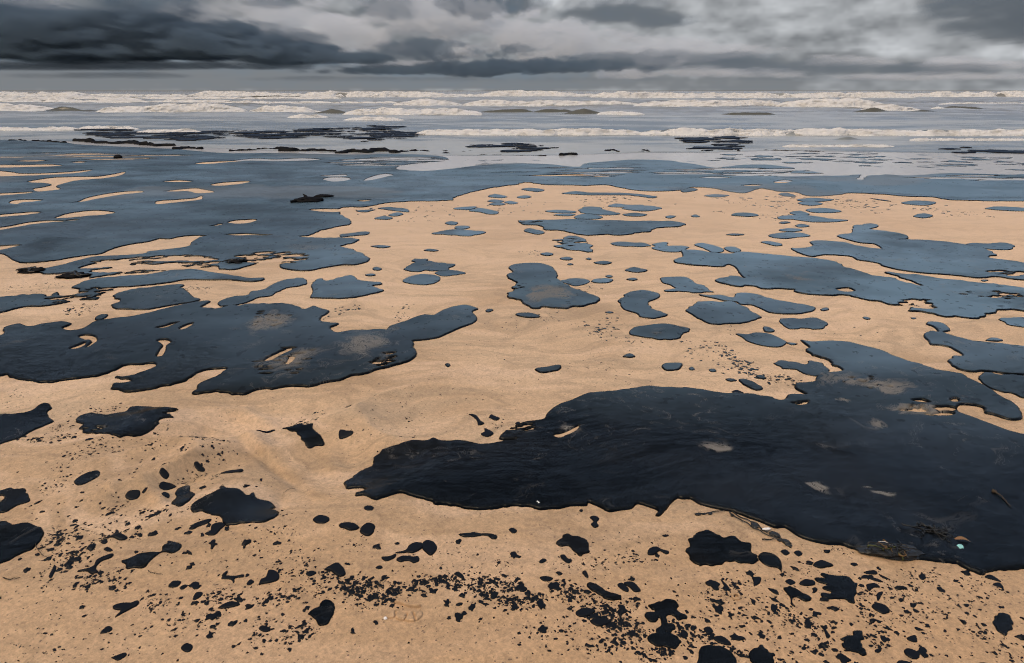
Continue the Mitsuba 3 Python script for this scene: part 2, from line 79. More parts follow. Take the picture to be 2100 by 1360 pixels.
('T-shaped ragged black oil blot right of the sand drainage ridges','T-shaped blot',[(-1.162,3.099),(-1.15,3.134),(-1.072,3.126),(-1.051,3.112),(-1.011,3.121),(-1.001,3.081),(-0.974,3.046),(-0.949,3.011),(-0.91,2.961),(-0.944,2.932),(-0.996,2.919),(-1.037,2.977),(-1.065,3.02),(-1.109,3.055)],[]),
('two-lobed oil patch with a ragged upper bump in the middle distance','two-lobed patch',[(-1.026,6.345),(-0.987,6.597),(-1.018,6.752),(-0.872,6.752),(-0.879,6.646),(-0.708,6.577),(-0.615,6.41),(-0.647,6.281),(-0.766,6.231),(-0.888,6.219)],[]),
('narrow oil lens touching the lower right of the two-lobed patch','narrow lens',[(-0.74,6.176),(-0.677,6.269),(-0.523,6.294),(-0.425,6.219),(-0.451,6.146),(-0.598,6.086),(-0.674,6.086)],[]),
('plump oval oil patch just below the two-lobed patch','plump oval patch',[(-0.976,5.879),(-0.94,6.039),(-0.846,6.128),(-0.737,6.11),(-0.659,6.039),(-0.653,5.879),(-0.744,5.774),(-0.877,5.796)],[]),
('boot-shaped oil patch in the centre of the sand with pale scuffs','boot-shaped patch',[(-0.061,5.428),(-0.021,5.576),(-0.038,5.705),(0.036,5.812),(0.022,5.868),(-0.056,6.068),(-0.038,6.158),(0,6.219),(-0.039,6.377),(-0.008,6.476),(0.089,6.543),(0.268,6.556),(0.375,6.442),(0.405,6.345),(0.433,6.098),(0.46,5.84),(0.583,5.601),(0.689,5.428),(0.712,5.309),(0.636,5.196),(0.498,5.108),(0.365,5.061),(0.24,5.13),(0.174,5.087),(0.138,5.183),(0.033,5.286),(-0.034,5.356)],[]),
('small arrow-shaped oil patch right of the boot-shaped patch','arrow-shaped patch',[(0.443,5.924),(0.546,5.998),(0.664,5.981),(0.704,5.912),(0.647,5.812),(0.553,5.737),(0.501,5.812)],[]),
('bean-shaped oil patch right of the boot-shaped patch','bean-shaped patch',[(0.852,5.309),(0.894,5.428),(0.982,5.551),(1.104,5.606),(1.203,5.541),(1.236,5.452),(1.194,5.356),(1.122,5.264),(1.093,5.196),(1.109,5.13),(1.103,5.065),(1.169,4.981),(1.195,4.928),(1.146,4.872),(1.041,4.845),(0.961,4.88),(0.95,4.961),(0.875,5.044),(0.859,5.152),(0.866,5.241)],[]),
('oval oil patch with a scuffed centre below the bean-shaped patch','scuffed oval patch',[(0.822,4.509),(0.855,4.615),(0.939,4.688),(1.081,4.737),(1.191,4.688),(1.232,4.659),(1.267,4.633),(1.273,4.586),(1.219,4.509),(1.182,4.448),(1.164,4.421),(1.041,4.378),(0.946,4.408),(0.874,4.448)],[]),
('broad ragged oil patch across the sand below the far sheet, centre of the beach','broad ragged patch',[(0,9.32),(0.16,9.48),(0.33,9.26),(0.41,9.07),(0.14,8.89),(0.79,8.97),(1.13,8.89),(1.86,8.85),(2.2,8.68),(2.11,8.49),(1.89,8.41),(1.69,8.22),(1.62,8.07),(1.29,7.92),(1.09,7.94),(0.89,7.88),(0.75,8),(0.61,8.17),(0.41,8.27),(0.34,8.54),(0.12,8.65)],[]),
('crumbly oil patch just below the broad ragged centre patch','crumbly patch',[(0.44,7.64),(0.52,7.7),(0.62,7.86),(0.78,7.86),(0.84,7.68),(0.91,7.46),(0.87,7.29),(0.9,7.13),(0.89,7),(0.78,6.97),(0.71,7.09),(0.54,7.16),(0.46,7.33),(0.5,7.46)],[]),
('slim drop-shaped oil patch right of the crumbly patch','drop-shaped patch',[(1.08,7.46),(1.19,7.56),(1.33,7.51),(1.46,7.48),(1.52,7.33),(1.4,7.27),(1.26,7.3),(1.13,7.35)],[]),
('pair of merged small oil blots right of the slim drop-shaped patch','merged blots',[(1.5,7.21),(1.56,7.31),(1.55,7.39),(1.7,7.48),(1.69,7.31),(1.85,7.28),(1.79,7.05),(1.65,7.01),(1.54,7.08)],[]),
('long thin oil lens on sand left of the broad ragged centre patch','long thin lens',[(-0.95,8.06),(-0.83,8.2),(-0.68,8.28),(-0.47,8.2),(-0.34,8.12),(-0.42,8.01),(-0.61,7.94),(-0.81,7.96)],[]),
('upper right oil patch with streaked dark wrinkles reaching the right frame edge','upper right streaked patch',[(3.79,7.9),(4.04,8.07),(4.16,8.32),(4.3,8.54),(4.58,8.71),(4.62,8.54),(4.4,8.32),(4.55,8.17),(4.63,7.92),(4.52,7.71),(4.37,7.66),(4.6,7.66),(4.87,7.55),(5.01,7.33),(5.07,7.21),(5.04,6.97),(4.97,6.86),(4.85,6.79),(4.94,6.7),(5.07,6.6),(5.16,6.48),(4.69,5.84),(4.57,5.9),(4.49,5.95),(4.4,6.03),(4.22,5.97),(4.11,6.03),(4,6.09),(3.8,6.15),(3.67,6.24),(3.58,6.4),(3.59,6.54),(3.46,6.68),(3.46,6.82),(3.39,6.88),(3.22,6.9),(3.06,6.83),(2.99,7),(2.99,7.21),(3.07,7.21),(3.27,7.33),(3.33,7.55),(3.47,7.64),(3.69,7.55),(3.78,7.35),(3.95,7.2),(4,7.44),(3.88,7.49),(3.82,7.67)],[]),
('thin tadpole-shaped oil patch above the upper right streaked patch','tadpole-shaped patch',[(5.04,7.41),(5.29,7.45),(5.49,7.49),(5.44,7.25),(5.33,7.15),(5.11,7.19),(5.07,7.28)],[]),
('long blue oil patch sweeping down to the right with a torn ragged lower edge','long sweeping patch',[(1.79,7.09),(1.93,7.1),(2.09,6.97),(2.26,6.94),(2.39,7.02),(2.62,6.94),(2.8,6.86),(3.06,6.75),(3.23,6.58),(3.23,6.34),(3.286,6.098),(3.407,5.981),(3.465,5.868),(3.529,5.695),(3.523,5.84),(3.521,6.027),(3.48,6.18),(3.59,6.13),(3.74,6.1),(3.8,6.01),(3.89,5.92),(4.06,5.84),(4.23,5.76),(4.4,5.65),(4.5,5.58),(4.041,4.953),(3.934,4.998),(3.706,5.036),(3.657,4.92),(3.577,4.841),(3.468,4.806),(3.334,4.786),(3.23,4.817),(3.167,4.92),(3.048,4.981),(3.123,5.065),(3.129,5.147),(2.971,5.169),(2.953,5.236),(2.839,5.328),(2.776,5.423),(2.592,5.471),(2.443,5.546),(2.417,5.622),(2.319,5.663),(2.155,5.679),(2.085,5.726),(1.951,5.71),(1.844,5.834),(1.838,5.952),(2.004,6.074),(2.083,6.039),(2.103,5.952),(2.121,6.158),(2.148,6.345),(2.119,6.509),(2.012,6.416),(1.818,6.469),(1.655,6.522),(1.594,6.577),(1.601,6.681),(1.72,6.79),(1.76,6.9)],[[(2.758,5.596),(2.873,5.632),(2.891,5.546),(2.793,5.521)],[(3.183,5.174),(3.252,5.227),(3.279,5.183),(3.228,5.139)],[(3.148,5.065),(3.237,5.108),(3.282,5.053),(3.199,5.019)]]),
('comma-shaped oil patch right of the boot-shaped patch, below the long sweeping patch','comma-shaped patch',[(1.332,5.981),(1.391,6.039),(1.56,6.05),(1.621,5.935),(1.65,5.705),(1.726,5.561),(1.669,5.516),(1.518,5.521),(1.441,5.546),(1.305,5.576),(1.415,5.679),(1.333,5.829)],[]),
('drooping slipper-shaped oil patch behind the big oval one','slipper-shaped patch',[(1.562,5.476),(1.636,5.447),(1.736,5.462),(1.809,5.394),(1.858,5.501),(1.951,5.531),(2.043,5.476),(2.143,5.333),(2.259,5.218),(2.375,5.117),(2.347,5.031),(2.247,4.961),(2.119,4.924),(1.982,4.961),(1.949,5.082),(1.902,5.174),(1.817,5.196),(1.812,5.264),(1.729,5.296),(1.641,5.366)],[]),
('big smooth oval oil patch right of the bean-shaped patch','big smooth oval',[(1.352,5.044),(1.405,5.174),(1.494,5.264),(1.613,5.264),(1.771,5.259),(1.821,5.165),(1.858,5.002),(1.888,4.88),(1.833,4.817),(1.71,4.74),(1.582,4.718),(1.46,4.71),(1.383,4.833),(1.361,4.94)],[]),
('shield-shaped oil patch below the drooping slipper-shaped one','shield-shaped patch',[(1.986,4.833),(2.112,4.841),(2.263,4.848),(2.304,4.744),(2.301,4.688),(2.222,4.611),(2.137,4.576),(2.081,4.611),(1.994,4.629),(1.999,4.707)],[]),
('spindle-shaped oil patch above the giant near patch','spindle-shaped patch',[(1.57,4.523),(1.647,4.509),(1.729,4.548),(1.82,4.509),(1.857,4.391),(1.855,4.326),(1.771,4.25),(1.67,4.275),(1.608,4.355),(1.591,4.441)],[]),
('small dark oil patch at the right frame edge under the long sweeping patch','right edge scrap',[(3.597,4.794),(3.712,4.841),(3.826,4.845),(3.953,4.833),(3.741,4.544),(3.648,4.594),(3.579,4.629),(3.57,4.703)],[]),
('hook-topped oil patch entering from the right edge above the giant near patch','hook-topped patch',[(2.991,4.677),(3.053,4.722),(3.118,4.67),(3.088,4.537),(3.01,4.489),(3.04,4.424),(3.114,4.326),(3.238,4.278),(3.381,4.216),(3.468,4.171),(3.138,3.721),(3.049,3.746),(2.939,3.758),(2.862,3.791),(2.735,3.794),(2.703,3.872),(2.72,3.955),(2.805,4.039),(2.877,4.062),(2.864,4.171),(2.835,4.232),(2.787,4.263),(2.815,4.358),(2.869,4.458),(2.93,4.509),(2.978,4.502),(3.004,4.597)],[]),
('lower lobe of oil at the right edge tucked under the hook-topped patch','lower right lobe',[(2.743,3.709),(2.79,3.756),(2.864,3.778),(2.929,3.743),(3.038,3.731),(3.128,3.706),(2.881,3.37),(2.832,3.44),(2.811,3.488),(2.739,3.532),(2.721,3.62)],[]),
("peanut-shaped oil patch left of the giant near patch's shoulder",'peanut-shaped patch',[(1.617,3.991),(1.65,3.977),(1.71,4.027),(1.792,3.997),(1.827,3.955),(1.892,4.025),(1.93,3.955),(1.946,3.874),(1.93,3.822),(1.866,3.781),(1.806,3.756),(1.767,3.807),(1.739,3.861),(1.656,3.856),(1.636,3.912)],[]),
('giant black oil patch filling the near right of the beach','giant near patch',[(-0.74,2.614),(-0.733,2.669),(-0.698,2.712),(-0.665,2.733),(-0.646,2.793),(-0.602,2.847),(-0.5,2.894),(-0.409,2.918),(-0.379,2.941),(-0.329,2.922),(-0.227,2.926),(-0.146,2.905),(-0.068,2.931),(0.02,2.954),(-0.062,2.952),(-0.057,3.003),(-0.021,3.064),(0.046,3.132),(0.123,3.16),(0.165,3.177),(0.178,3.24),(0.236,3.339),(0.332,3.423),(0.411,3.488),(0.526,3.521),(0.663,3.562),(0.816,3.576),(0.975,3.569),(1.012,3.567),(1.106,3.532),(1.199,3.499),(1.267,3.51),(1.363,3.466),(1.438,3.444),(1.482,3.404),(1.538,3.466),(1.638,3.488),(1.633,3.521),(1.618,3.578),(1.653,3.648),(1.727,3.66),(1.776,3.684),(1.811,3.746),(1.892,3.796),(2.002,3.838),(1.983,3.922),(1.979,3.997),(1.927,4.096),(1.925,4.201),(1.965,4.247),(1.971,4.384),(2.029,4.342),(2.167,4.352),(2.267,4.326),(2.326,4.263),(2.383,4.201),(2.417,4.141),(2.448,4.039),(2.522,3.928),(2.593,3.822),(2.685,3.746),(2.701,3.648),(2.72,3.532),(2.72,3.423),(2.711,3.319),(2.67,3.22),(2.625,3.169),(2.559,3.162),(2.513,3.22),(2.489,3.249),(2.517,3.319),(2.436,3.345),(2.391,3.319),(2.365,3.259),(2.389,3.201),(2.439,3.108),(2.484,3.029),(2.567,2.919),(1.913,2.032),(1.824,2.014),(1.747,1.996),(1.668,1.991),(1.6,2.004),(1.564,2.022),(1.509,2.049),(1.467,2.059),(1.436,2.046),(1.368,2.064),(1.294,2.097),(1.249,2.116),(1.231,2.132),(1.177,2.135),(1.124,2.154),(1.086,2.184),(1.056,2.238),(1.018,2.238),(0.979,2.273),(0.936,2.301),(0.885,2.346),(0.813,2.374),(0.767,2.404),(0.743,2.441),(0.708,2.441),(0.689,2.447),(0.653,2.405),(0.622,2.358),(0.587,2.316),(0.569,2.322),(0.586,2.352),(0.566,2.375),(0.517,2.405),(0.485,2.37),(0.436,2.357),(0.388,2.344),(0.358,2.374),(0.315,2.412),(0.306,2.392),(0.246,2.391),(0.184,2.368),(0.117,2.359),(0.077,2.387),(0.017,2.382),(-0.064,2.374),(-0.137,2.371),(-0.225,2.38),(-0.293,2.391),(-0.336,2.417),(-0.408,2.443),(-0.464,2.453),(-0.516,2.435),(-0.553,2.415),(-0.582,2.426),(-0.616,2.458),(-0.659,2.464),(-0.672,2.502),(-0.638,2.515),(-0.657,2.554),(-0.702,2.567),(-0.73,2.593)],[[(2.409,3.412),(2.45,3.427),(2.443,3.397),(2.401,3.376)],[(2.191,3.402),(2.251,3.412),(2.272,3.37),(2.222,3.376)],[(2.191,3.23),(2.258,3.255),(2.32,3.243),(2.269,3.216)],[(2.105,3.279),(2.178,3.299),(2.199,3.275),(2.138,3.259)],[(2.257,3.299),(2.331,3.319),(2.363,3.299),(2.298,3.279)],[(0.207,3.003),(0.249,3.023),(0.284,3.051),(0.32,3.087),(0.338,3.099),(0.322,3.055),(0.272,3.006),(0.23,2.977)]]),
('pitted black oil patch at the left edge above the half-heart patch','pitted left-edge patch',[(-2.223,2.49),(-2.171,2.505),(-2.135,2.514),(-2.093,2.514),(-2.044,2.484),(-2.019,2.453),(-2.017,2.423),(-2.043,2.381),(-2.067,2.358),(-2.114,2.341)],[[(-2.153,2.45),(-2.134,2.463),(-2.117,2.45),(-2.115,2.431),(-2.127,2.414)]]),
('smooth half-heart-shaped black oil patch cut by the left frame edge','half-heart patch',[(-2.087,2.304),(-2.025,2.3),(-1.995,2.293),(-1.953,2.268),(-1.915,2.281),(-1.875,2.279),(-1.829,2.253),(-1.795,2.216),(-1.781,2.175),(-1.78,2.126),(-1.8,2.083),(-1.837,2.034),(-1.87,2.005)],[]),
('slanting black oval blot right of the pitted left-edge patch','slanting oval blot',[(-1.895,2.574),(-1.893,2.614),(-1.868,2.645),(-1.838,2.656),(-1.815,2.614),(-1.821,2.577),(-1.835,2.54),(-1.861,2.537)],[]),
('upright bulb-shaped black blot left of the lumpy near-left patch','bulb-shaped blot',[(-1.395,2.435),(-1.414,2.465),(-1.417,2.509),(-1.396,2.524),(-1.374,2.522),(-1.341,2.471),(-1.313,2.441),(-1.306,2.399),(-1.325,2.351),(-1.356,2.348),(-1.389,2.37),(-1.396,2.405)],[]),
('lumpy near-left black oil patch with a pitted surface and a knob on top','lumpy near-left patch',[(-1.293,2.358),(-1.286,2.399),(-1.255,2.423),(-1.213,2.453),(-1.229,2.484),(-1.218,2.501),(-1.189,2.471),(-1.144,2.471),(-1.101,2.447),(-1.083,2.474),(-1.059,2.45),(-1.018,2.447),(-0.982,2.423),(-0.974,2.399),(-0.981,2.375),(-0.942,2.358),(-0.926,2.324),(-0.934,2.275),(-0.964,2.248),(-1.023,2.235),(-1.084,2.227),(-1.115,2.242),(-1.154,2.291),(-1.205,2.319),(-1.241,2.341),(-1.272,2.336)],[]),
('lengthened black blot low on the left, joined to a smaller round one','lengthened joined blot',[(-1.409,2.046),(-1.389,2.06),(-1.362,2.088),(-1.324,2.097),(-1.289,2.092),(-1.3,2.129),(-1.29,2.145),(-1.297,2.163),(-1.267,2.155),(-1.241,2.145),(-1.221,2.126),(-1.219,2.092),(-1.234,2.072),(-1.263,2.083),(-1.282,2.082),(-1.293,2.046),(-1.301,2.004),(-1.332,1.996),(-1.362,1.997),(-1.382,2.023)],[]),
('black oil patch with scalloped left side below the giant patch, tail blot beside it','scalloped patch',[(0.656,2.145),(0.709,2.201),(0.745,2.218),(0.797,2.18),(0.835,2.18),(0.867,2.145),(0.894,2.097),(0.893,2.055),(0.859,2.028),(0.822,2.023),(0.799,2.043),(0.745,2.023),(0.694,2.008),(0.658,2.004),(0.648,2.032),(0.638,2.097),(0.654,2.121)],[]),
('curved tail-shaped black blot touching the scalloped patch on its right','tail-shaped blot',[(0.895,2.069),(0.922,2.09),(0.954,2.078),(0.967,2.046),(0.958,2.005),(0.944,1.973),(0.941,2.001),(0.912,2.01),(0.894,2.035)],[]),
('star-like black splat with fingers on its left side, near right','star-like splat',[(1.056,1.945),(1.09,1.947),(1.083,1.968),(1.102,1.975),(1.148,1.962),(1.173,1.953),(1.177,1.926),(1.19,1.93),(1.171,1.907),(1.17,1.879),(1.153,1.851),(1.119,1.837),(1.103,1.851),(1.064,1.85),(1.047,1.863),(1.078,1.881),(1.059,1.903),(1.077,1.917)],[]),
('three-fingered black splat left of the star-like one','three-fingered splat',[(0.917,1.895),(0.945,1.912),(0.964,1.903),(0.975,1.875),(0.991,1.851),(0.971,1.838),(0.95,1.853),(0.93,1.832),(0.928,1.809),(0.916,1.823),(0.924,1.859)],[]),
('rounded black blot alone near the right edge of the foreground','lone rounded blot',[(1.538,1.743),(1.557,1.761),(1.593,1.786),(1.604,1.779),(1.596,1.743),(1.565,1.708),(1.539,1.692),(1.531,1.711)],[]),
('pear-shaped ragged black splat near the bottom right of the foreground','pear-shaped splat',[(0.995,1.644),(1.017,1.663),(1.012,1.677),(1.049,1.688),(1.067,1.704),(1.094,1.708),(1.093,1.684),(1.073,1.663),(1.078,1.64),(1.063,1.616),(1.033,1.621),(1,1.615),(0.993,1.627)],[]),
('triangular black blot in the foreground left of the heel mark','triangular blot',[(-0.671,1.779),(-0.66,1.801),(-0.637,1.816),(-0.628,1.843),(-0.606,1.845),(-0.583,1.816),(-0.575,1.779),(-0.585,1.738),(-0.604,1.731),(-0.622,1.739),(-0.638,1.761)],[]),
('paw-shaped black splat alone on sand below the giant patch','paw-shaped splat',[(0.164,2.145),(0.19,2.167),(0.193,2.186),(0.214,2.199),(0.227,2.186),(0.253,2.175),(0.282,2.152),(0.287,2.088),(0.261,2.072),(0.248,2.062),(0.226,2.083),(0.205,2.116),(0.18,2.116)],[]),
('thin bar-shaped black smear alone on the sand below the giant patch','bar-shaped smear',[(-0.204,2.196),(-0.186,2.205),(-0.158,2.208),(-0.149,2.213),(-0.123,2.206),(-0.085,2.205),(-0.057,2.191),(-0.059,2.168),(-0.078,2.169),(-0.097,2.188),(-0.147,2.179),(-0.184,2.178)],[]),
('black blob linked by a thick neck to a lower blob, bottom of the foreground','necked blob',[(0.451,1.813),(0.483,1.833),(0.522,1.835),(0.54,1.813),(0.536,1.786),(0.559,1.761),(0.535,1.748),(0.506,1.763),(0.492,1.736),(0.506,1.72),(0.474,1.687),(0.499,1.684),(0.517,1.66),(0.499,1.639),(0.463,1.632),(0.432,1.644),(0.428,1.667),(0.45,1.694),(0.474,1.736),(0.471,1.757),(0.445,1.748),(0.434,1.772),(0.463,1.786)],[]),
('jagged diagonal black clot left of the necked blob, bottom of the foreground','jagged diagonal clot',[(0.253,1.911),(0.27,1.928),(0.295,1.903),(0.336,1.876),(0.368,1.865),(0.379,1.824),(0.397,1.801),(0.377,1.786),(0.356,1.823),(0.319,1.832),(0.298,1.838),(0.281,1.875),(0.26,1.895)],[]),
('ragged black splat cut by the bottom edge below the scalloped patch','bottom-edge ragged splat',[(0.554,1.592),(0.574,1.637),(0.606,1.645),(0.64,1.638),(0.662,1.615),(0.666,1.577),(0.651,1.547),(0.546,1.547)],[]),
('star-fingered black splat at the bottom edge right of the ragged one','star-fingered splat',[(0.703,1.589),(0.746,1.627),(0.76,1.642),(0.772,1.615),(0.784,1.608),(0.756,1.583),(0.75,1.553),(0.701,1.553)],[])]
BLOTS = [
[(-3.104,4.821),(-3.13,4.92),(-3.071,4.932),(-3.042,4.852),(-3.055,4.79)],
[(-1.263,3.01),(-1.255,3.048),(-1.185,3.065),(-1.195,3.018),(-1.222,2.999)],
[(0.704,5.895),(0.753,5.981),(0.847,6.015),(0.909,5.952),(0.871,5.862),(0.765,5.834)],
[(0.858,6.098),(0.908,6.134),(0.929,6.068),(0.879,6.033)],
[(0.023,4.92),(0.057,4.973),(0.145,4.965),(0.214,4.9),(0.198,4.856),(0.105,4.848)],
[(-0.207,5.036),(-0.18,5.078),(-0.142,5.053),(-0.165,4.998),(-0.19,4.99)],
[(0.142,3.861),(0.198,3.882),(0.239,3.904),(0.281,3.925),(0.308,3.914),(0.291,3.845),(0.245,3.819),(0.184,3.794),(0.15,3.819)],
[(-0.42,3.941),(-0.397,3.958),(-0.379,3.922),(-0.396,3.893)],
[(0.705,4.067),(0.753,4.123),(0.778,4.114),(0.791,4.067),(0.75,4.042)],
[(0.924,3.928),(0.959,3.963),(1.028,3.972),(1.064,3.95),(1.046,3.896),(1.011,3.851),(0.948,3.84),(0.925,3.872)],
[(-0.227,3.232),(-0.185,3.207),(-0.159,3.145),(-0.141,3.126),(-0.171,3.105),(-0.184,3.163)],
[(-0.154,3.02),(-0.136,3.046),(-0.138,3.076),(-0.103,3.048),(-0.091,3.02),(-0.117,2.987),(-0.142,2.998)],
[(-0.121,3.192),(-0.108,3.236),(-0.09,3.211),(-0.062,3.192),(-0.081,3.162),(-0.107,3.18)],
[(0.015,3.136),(0.034,3.156),(0.044,3.13),(0.025,3.116)],
[(-0.892,3.305),(-0.881,3.325),(-0.851,3.309),(-0.858,3.281),(-0.881,3.285)],
[(-0.857,3.037),(-0.814,3.029),(-0.782,3.02),(-0.786,2.993),(-0.844,2.981)],
[(-1.333,6.345),(-1.301,6.403),(-1.24,6.345),(-1.254,6.275),(-1.302,6.281)],
[(-1.354,6.098),(-1.289,6.134),(-1.25,6.086),(-1.303,6.05)],
[(-0.94,7.13),(-0.87,7.19),(-0.78,7.13),(-0.83,7.07)],
[(-1.55,7.33),(-1.46,7.38),(-1.32,7.31),(-1.41,7.24)],
[(-2.03,8),(-1.92,8.08),(-1.8,8.18),(-1.71,8.14),(-1.71,7.99),(-1.84,7.91),(-1.98,7.83)],
[(-0.71,8.38),(-0.67,8.53),(-0.54,8.49),(-0.53,8.38),(-0.64,8.29)],
[(-0.86,8.71),(-0.8,8.84),(-0.7,8.75),(-0.72,8.59),(-0.8,8.61)],
[(0.15,8.27),(0.23,8.37),(0.39,8.12),(0.3,7.98),(0.17,8.13)],
[(0.288,6.967),(0.37,7.04),(0.432,6.959),(0.365,6.891)],
[(0.481,6.767),(0.557,6.847),(0.621,6.767),(0.554,6.688)],
[(0.738,6.752),(0.781,6.803),(0.81,6.738),(0.77,6.702)],
[(0.538,6.529),(0.578,6.577),(0.606,6.529),(0.562,6.482)],
[(0.804,6.597),(0.913,6.66),(0.989,6.584),(0.895,6.516)],
[(1.078,6.313),(1.167,6.403),(1.238,6.358),(1.295,6.294),(1.181,6.213),(1.097,6.263)],
[(1.032,5.969),(1.095,6.021),(1.134,5.969),(1.085,5.918)],
[(0.713,4.994),(0.75,5.019),(0.781,4.99),(0.744,4.969)],
[(-0.39,11.15),(-0.27,11.37),(-0.07,11.07),(-0.18,10.93),(-0.34,11.02)],
[(0.07,11.02),(0.21,11.2),(0.31,11.04),(0.18,10.85)],
[(0.16,11.94),(0.34,12.09),(0.56,11.84),(0.44,11.62),(0.28,11.72)],
[(-0.38,10.56),(-0.28,10.74),(-0.12,10.56),(-0.22,10.43)],
[(-0.35,10.27),(-0.22,10.45),(-0.09,10.27),(-0.22,10.14)],
[(-0.12,10.46),(-0.03,10.58),(0.1,10.4),(-0.02,10.27)],
[(-0.6,9.64),(-0.47,9.88),(-0.28,9.74),(-0.19,9.49),(-0.27,9.35),(-0.43,9.53)],
[(-0.85,9.85),(-0.71,9.99),(-0.52,10.02),(-0.58,9.78),(-0.74,9.76)],
[(0.8,11.45),(1.1,11.66),(1.27,11.5),(1.76,11.46),(2.08,11.31),(2.33,11.02),(2.18,10.88),(1.85,11.18),(1.32,11.22),(0.93,11.33)],
[(1.41,10.09),(1.57,10.34),(1.72,10.23),(1.94,10.23),(1.94,10.08),(1.73,10)],
[(1.57,9.93),(1.8,10.11),(2.04,10.14),(2.17,9.96),(2.02,9.76),(1.84,9.67),(1.67,9.78)],
[(0.91,9.66),(1.02,9.99),(1.21,10.03),(1.29,9.87),(1.37,9.74),(1.53,9.55),(1.45,9.35),(1.22,9.31),(1.01,9.44)],
[(0.47,9.64),(0.67,9.73),(0.9,9.63),(0.86,9.48),(0.59,9.49)],
[(0.55,9.31),(0.74,9.43),(0.87,9.36),(0.75,9.22)],
[(0.85,9.2),(1.01,9.4),(1.13,9.34),(1.22,9.13),(1.1,9),(0.86,9)],
[(1.52,9.4),(1.7,9.53),(1.86,9.39),(1.74,9.22),(1.56,9.25)],
[(2.06,9.18),(2.17,9.3),(2.21,9.2),(2.1,9.06)],
[(-2.21,9.67),(-1.96,9.81),(-2.05,9.56)],
[(-1.94,9.93),(-1.78,10.03),(-1.53,9.88),(-1.44,9.58),(-1.58,9.64),(-1.79,9.78)],
[(-1.7,9.38),(-1.59,9.56),(-1.49,9.41),(-1.59,9.25)],
[(-1.84,9.06),(-1.74,9.27),(-1.59,9.13),(-1.65,8.99)],
[(3.73,9.05),(3.91,9.11),(4.4,8.97),(4.25,8.83),(3.95,8.78),(3.77,8.88)],
[(2.99,9.31),(3.17,9.51),(3.34,9.43),(3.36,9.26),(3.17,9.16),(3.03,9.22)],
[(5.87,10.38),(6.2,10.61),(6.45,10.43),(6.14,10.15),(5.92,10.2)],
[(6.8,9.85),(7.14,10.03),(7.5,9.87),(7.34,9.64),(6.96,9.67)],
[(5.67,10.92),(5.82,10.54),(5.68,10.68)],
[(3.86,9.51),(4.07,9.67),(4.08,9.36),(3.87,9.27)],
[(4.19,9.76),(4.46,9.88),(4.62,9.66),(4.41,9.51),(4.2,9.53)],
[(4.32,10.38),(4.58,10.58),(4.67,10.32),(4.41,10.11)],
[(3.61,9.18),(3.99,9.3),(4.22,9.08),(4.25,9),(3.58,8.99)],
[(4.43,10.71),(4.75,10.88),(5.03,10.73),(4.75,10.51),(4.47,10.54)],
[(4.38,11.33),(4.56,11.46),(4.59,11.11),(4.41,11.06)],
[(3.11,11.15),(3.33,11.31),(3.53,11.17),(3.24,10.97)],
[(2.93,11.92),(3.15,12.07),(3.19,11.84),(3.01,11.62),(2.85,11.56)],
[(5.44,9.26),(5.7,9.47),(5.72,9.26),(5.49,9.1)],
[(2.42,9.25),(2.52,9.38),(2.54,9.2),(2.44,9.15)],
[(3,7.91),(3.15,8.05),(3.34,8.13),(3.47,8.03),(3.49,7.87),(3.3,7.8),(3.12,7.72),(3.01,7.77)],
[(3.25,8.26),(3.42,8.39),(3.55,8.27),(3.41,8.16),(3.28,8.19)],
[(3.56,8.55),(3.68,8.64),(3.73,8.52),(3.58,8.44)],
[(3.43,8.76),(3.55,8.84),(3.59,8.75),(3.46,8.67)],
[(2.51,7.94),(2.65,8.01),(2.74,7.94),(2.61,7.88)],
[(2,7.38),(2.11,7.45),(2.22,7.32),(2.24,7.09),(2.11,6.98),(2.05,7.16)],
[(2.27,7.2),(2.4,7.28),(2.43,7.09),(2.3,7.01)],
[(2.78,7.54),(2.9,7.56),(2.98,7.39),(2.88,7.33),(2.8,7.45)],
[(1.857,4.345),(1.928,4.313),(1.876,4.288)],
[(1.801,4.644),(1.839,4.662),(1.874,4.586),(1.834,4.548),(1.791,4.558)],
[(2.618,4.848),(2.658,4.876),(2.671,4.821),(2.626,4.798)],
[(2.39,5.053),(2.46,5.104),(2.459,5.044),(2.394,5.011)],
[(2.971,4.841),(3.018,4.833),(2.974,4.798)],
[(4.19,5.91),(4.26,5.91),(4.18,5.85)],
[(3.203,4.339),(3.286,4.384),(3.323,4.336),(3.261,4.313)],
[(1.334,3.701),(1.37,3.716),(1.419,3.66),(1.441,3.578),(1.389,3.541),(1.357,3.587),(1.333,3.646)],
[(1.257,3.709),(1.294,3.723),(1.325,3.692),(1.278,3.67)],
[(1.088,3.888),(1.114,3.904),(1.121,3.861),(1.086,3.851)],
[(1.203,3.861),(1.238,3.872),(1.245,3.835),(1.21,3.825)],
[(1.455,3.758),(1.497,3.773),(1.508,3.721),(1.468,3.719)],
[(1.476,3.988),(1.529,3.985),(1.491,3.966)],
[(1.241,3.532),(1.281,3.555),(1.309,3.51),(1.265,3.506)],
[(-1.521,2.554),(-1.514,2.579),(-1.476,2.575),(-1.444,2.547),(-1.454,2.527),(-1.475,2.513),(-1.503,2.527)],
[(-1.543,2.61),(-1.536,2.633),(-1.504,2.618),(-1.506,2.592),(-1.525,2.595)],
[(-1.452,2.441),(-1.445,2.464),(-1.418,2.447),(-1.411,2.421),(-1.43,2.418)],
[(-1.17,2.194),(-1.154,2.212),(-1.16,2.242),(-1.133,2.254),(-1.103,2.239),(-1.115,2.21),(-1.123,2.183),(-1.144,2.181)],
[(-1.247,2.231),(-1.238,2.26),(-1.213,2.276),(-1.177,2.278),(-1.182,2.257),(-1.211,2.241),(-1.229,2.225)],
